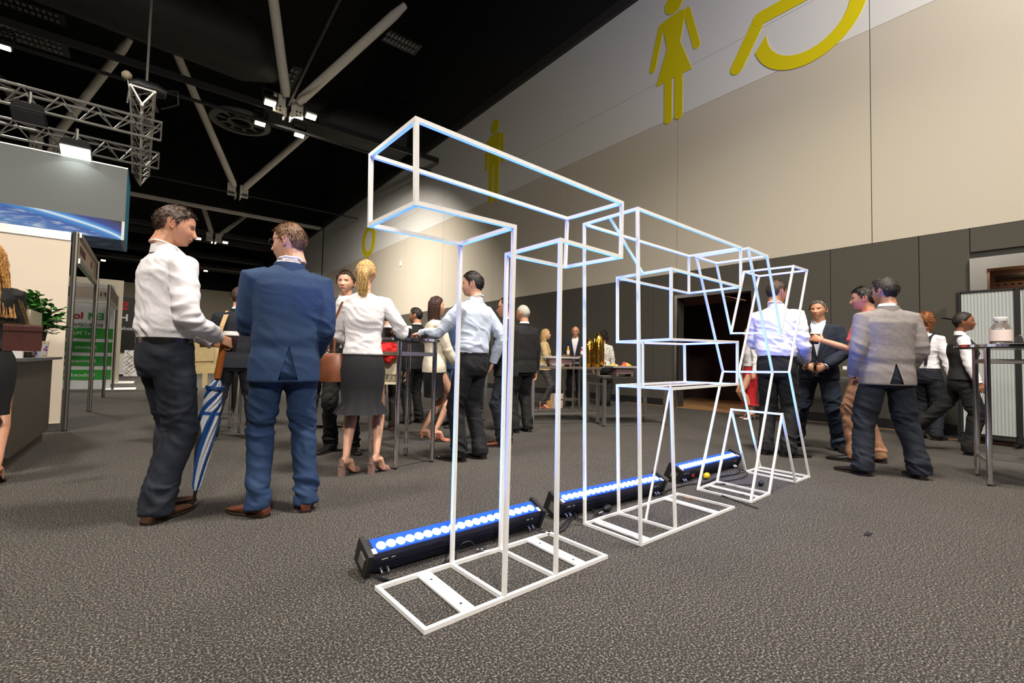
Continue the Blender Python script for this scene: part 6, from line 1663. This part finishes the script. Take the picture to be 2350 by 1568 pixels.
truss((-3.4, 9.0, 4.50), (-.03, 9.0, 4.52), 'nearer silver lighting truss above the hanging banner', bays=9, down=True)
tb = WY(365, 355, 10.35); truss((-3.6, 10.35, 4.48), (tb.x, 10.35, 4.50), 'farther silver lighting truss above the hanging banner', bays=10, down=True)
ta = WY(325, 258, 8.5); tc_ = WY(323, 405, 12.8); truss((ta.x, 8.5, 4.80), (tc_.x, 12.8, 4.84), 'short silver truss hanging across the other two under its motor', bays=12, down=True)
r = thing('chain_hoist', 'dark chain hoist motor above the short truss', 'hoist', (ta.x + .02, 9.2, 5.12))
MB().tube([(-.22, 0, 0), (-.1, 0, .02), (.12, 0, .02), (.25, 0, 0)], [.07, .11, .11, .07], 14).build('motor', M['blackmetal'], r, smooth=50); MB().tube([(0, 0, .1), (.02, 0, 7.5)], .018, 6).build('chain', M['alu'], r)
MB().tube([(-.2, 0, 0), (-.22, 0, -.3)], .012, 6).build('sling', M['alu'], r); MB().tube([(.2, 0, .05), (.4, 0, .12), (.42, 0, -.1), (.2, 0, -.25)], .012, 6).build('cable', M['rubber'], r, smooth=60)
MB().tube([(-.05, 0, -.05), (-.16, 0, -.32)], .02, 6).tube([(.05, 0, -.05), (.16, 0, -.32)], .02, 6).build('bridle', M['blackmetal'], r)
MB().lathe([(.02, -.06), (.06, -.03), (.065, .03), (.03, .07)], (-.24, 0, .12), 12).build('pale_cap', mat('pale_cap', srgb(190, 178, 150), .6), r, smooth=50)


def truss_lamp(u, v, y, lit, label):
    p = WY(u, v, y); r = thing('truss_lamp', label, 'lamp', p); R_ = Matrix.Rotation(-.45, 3, 'X')
    MB().rings([[R_ @ Vector(q) for q in ((-w, -d_, z), (w, -d_, z), (w, d_, z), (-w, d_, z))] for z, w, d_ in ((0, .17, .12), (.02, .17, .12), (.16, .12, .09), (.20, .08, .06))]).build('housing', M['blackmetal'], r)
    for k in range(8): MB().box(R_ @ Vector((-.13 + k * .037, 0, .12)), (.006, .2, .1), R_).build('fin', M['blackmetal'], r)
    MB().box(R_ @ Vector((0, 0, -.008)), (.31, .21, .012), R_).build('lens', mat('lamp_white', (1, 1, 1), .3, emis=(.95, 1, .92), estr=9) if lit else mat('lamp_off', (.05, .05, .055), .15), r)
    MB().tube([(0, 0, .15), (0, 0, .34)], .02, 6).build('clamp', M['alu'], r)
    if lit:
        L_ = bpy.data.lights.new('truss_lamp_light', 'SPOT'); L_.energy = 2; L_.spot_size = 2.2; L_.color = (.9, 1, .9); lo = bpy.data.objects.new('truss_lamp_light', L_); COL.objects.link(lo); lo.location = p + Vector((0, -.1, -.1)); lo.rotation_euler = (0.5, 0, 0)


truss_lamp(174, 350, 8.9, True, 'lit white lamp clamped to the truss above the hanging banner'); truss_lamp(66, 268, 8.8, False, 'unlit dark lamp hanging under the nearer truss')

# ------------------------------------------------ counter at the left
r = thing('counter', 'dark reception counter with grey top beside the booth wall', 'counter', (-.82, 5.25, 0))
cd = mat('counter_front', srgb(52, 56, 66), .45); cs_ = mat('counter_side', srgb(74, 66, 54), .4)
MB().bx(-2.2, -.03, .0, 1.72, .12, .87).build('body', cd, r); MB().bx(-.03, -.02, .0, 1.72, .12, .87).build('end_panel', cs_, r); MB().bx(-2.2, -.06, .05, 1.70, 0, .12).build('plinth', cs_, r)
MB().bx(-2.25, .05, -.05, 1.78, .87, .895).build('worktop', mat('grey_worktop', srgb(96, 98, 100), .3), r)
MB().bx(-.55, -.54, -.004, 0, .2, .87).bx(-1.3, -1.29, -.004, 0, .2, .87).build('door_gap', M['gap'], r)
cm_ = WY(38, 800, 5.75)
r = thing('coffee_machine', 'black coffee machine with beige side and clear bean hopper on the counter', 'coffee machine', (cm_.x - .05, 5.85, .895))
MB().bx(-.34, .10, -.16, .22, .06, .44).build('body', mat('machine_black', (.015, .02, .024), .2), r); MB().bx(.10, .125, -.12, .40, .05, .42).build('side_panel', mat('beige_plastic', srgb(176, 168, 146), .35), r)
MB().bx(-.34, .10, -.18, -.16, .40, .45).build('chrome_trim', M['chrome'], r); MB().bx(-.25, .05, -.30, -.16, 0, .05).build('drip_tray', M['blackmetal'], r); MB().bx(-.32, .09, -.14, .2, 0, .06).build('base', M['blackmetal'], r)
hp = MB(); hp.rings([[(-.20, -.10, .45), (.06, -.10, .45), (.06, .12, .45), (-.20, .12, .45)], [(-.16, -.06, .60), (.02, -.06, .60), (.02, .08, .60), (-.16, .08, .60)]]); hp.build('bean_hopper', mat('smoky_plastic', (.5, .4, .36), .1, trans=.7), r)
MB().rings([[(-.17, -.07, .452), (.03, -.07, .452), (.03, .09, .452), (-.17, .09, .452)], [(-.15, -.05, .53), (.01, -.05, .53), (.01, .07, .53), (-.15, .07, .53)]]).build('beans', mat('coffee_beans', srgb(96, 60, 42), .5, noise=.6, nscale=70), r)
gp = WY(112, 800, 5.9)
r = thing('confetti_tumbler', 'clear tumbler with coloured spots on the counter edge', 'glass', (gp.x - .06, 5.9, .895)); MB().lathe([(.05, 0), (.062, .15), (.058, .15), (.046, .01)], n=20).build('tumbler', mat('frosted_glass', (.8, .82, .85), .15, trans=.5), r, smooth=40)
random.seed(3)
for k in range(22):
    a = random.uniform(0, 2 * PI); z = random.uniform(.01, .14); q = .051 + .012 * z / .15
    MB().box((q * math.cos(a), q * math.sin(a), z), (.003, .016, .014), Matrix.Rotation(a, 3, 'Z')).build('spot', mat('spot', random.choice([srgb(120, 40, 120), srgb(220, 160, 40), srgb(40, 60, 150), srgb(200, 50, 60)]), .4), r)
for (x, lb) in ((-.28, 'small white card standing on the counter'), (-.40, 'low white sugar box on the counter')):
    o = MB().bx(-.05, .05, -.02, .03, 0, .10 if x > -.3 else .04).build('sugar_box', M['white']); o.location = (cm_.x + x + .32, 5.42, .895); tag(o, lb, 'box')
# plant
pc = WY(78, 700, 6.6); r = thing('potted_plant', 'bushy green plant with glossy leaves on the counter behind the coffee machine', 'plant', (pc.x - .05, 6.6, .895))
MB().lathe([(.10, 0), (.13, .02), (.16, .26), (.14, .26)], n=20).build('pot', M['blackmetal'], r, smooth=40)
random.seed(11); lv = MB(); stm = MB()
for k in range(170):
    a = random.uniform(0, 2 * PI); e_ = random.uniform(-.1, 1.45); L_ = random.uniform(.18, .34)
    d = Vector((math.cos(a) * math.cos(e_), math.sin(a) * math.cos(e_), math.sin(e_))); base = Vector((0, 0, .3)); tip = base + Vector((d.x * L_, d.y * L_, d.z * L_ * 1.15 - .04))
    stm.tube([(0, 0, .22), base.lerp(tip, .5) + Vector((0, 0, .03)), tip], .004, 4, caps=False)
    for j in range(9):
        p = base.lerp(tip, .35 + .08 * j); la = random.uniform(0, 2 * PI); ld = (d * .6 + Vector((math.cos(la), math.sin(la), random.uniform(-.4, .6)))).normalized(); s2_ = ld.cross(Vector((0, 0, 1))).normalized() * .024; ln_ = random.uniform(.06, .085); nn_ = ld.cross(s2_).normalized() * .006
        lv.add([p, p + ld * ln_ * .4 + s2_, p + ld * ln_ * .75 + s2_ * .8, p + ld * ln_ + nn_, p + ld * ln_ * .75 - s2_ * .8, p + ld * ln_ * .4 - s2_, p + ld * ln_ * .5 - nn_], [(0, 1, 6), (1, 2, 6), (2, 3, 6), (3, 4, 6), (4, 5, 6), (5, 0, 6)])
lv.build('leaves', mat('leaf_green', srgb(52, 104, 40), .3, noise=.35, nscale=9, coat=.3), r)['kind'] = 'stuff'; stm.build('stems', mat('stem_green', srgb(60, 90, 40), .6), r)['kind'] = 'stuff'

# handbag of the woman at the left edge
hb = WY(54, 772, 4.5)
r = thing('handbag', 'glossy brown handbag on a gold chain at the left edge woman shoulder', 'bag', (hb.x, 4.5, hb.z - .10), math.radians(12)); r.scale = (.56, .6, .64)
M['bag_brown'] = mat('glossy_brown_leather', srgb(72, 44, 40), .25, noise=.1, nscale=30, coat=.5)
MB().rings([[(x, y, z) for x, z in ((-.17, .0), (.15, .0), (.16, .06), (.15, .24), (.14, .27), (-.16, .27), (-.17, .2))] for y in (-.05, .05)]).build('bag_body', M['bag_brown'], r, smooth=30)
MB().rings([[(x, y, z) for y, z in ((.055, .275), (-.055, .28), (-.062, .26), (-.060, .21), (-.052, .21), (-.05, .262), (.05, .262))] for x in (-.175, .155)]).build('flap', M['bag_brown'], r)
chm = M['gold']
mb = None
for k in range(22):
    t = k / 21; p = Vector((.02 - .08 * t, -.03, .29 + .24 * t)); p2 = p + Vector((.028, 0.02, -.02)); 
    for q in (p, p2):
        if mb is None: mb = MB().tube([(.008 * math.cos(a), 0, .012 * math.sin(a)) for a in np.linspace(0, 2 * PI, 9)], .003, 5).mesh('chain_link', mat('gold_chain', srgb(206, 176, 120), .2, 1.0), 60)
        o = link('chain_link', mb, r); o.location = q; o.rotation_euler = (0, .3, (k % 2) * PI / 2)
MB().box((-.16, -.055, .285), (.3, .012, .008)).build('gold_trim', M['gold'], r)

# small scraps on the carpet and wall fitting
o = MB().bx(-.04, .03, -.012, .012, 0, .006).build('carpet_scrap', M['rubber']); o.location = G(1993, 1227, 0); tag(o, 'small dark scrap lying on the carpet at the right', 'scrap')
o = MB().bx(-.05, 0, -.05, .05, -.12, .12).build('wall_fitting', M['white']); o.location = WX(920, 605, XW - .001); tag(o, 'tiny white fitting on the beige wall right of the ponytail', 'wall fitting')
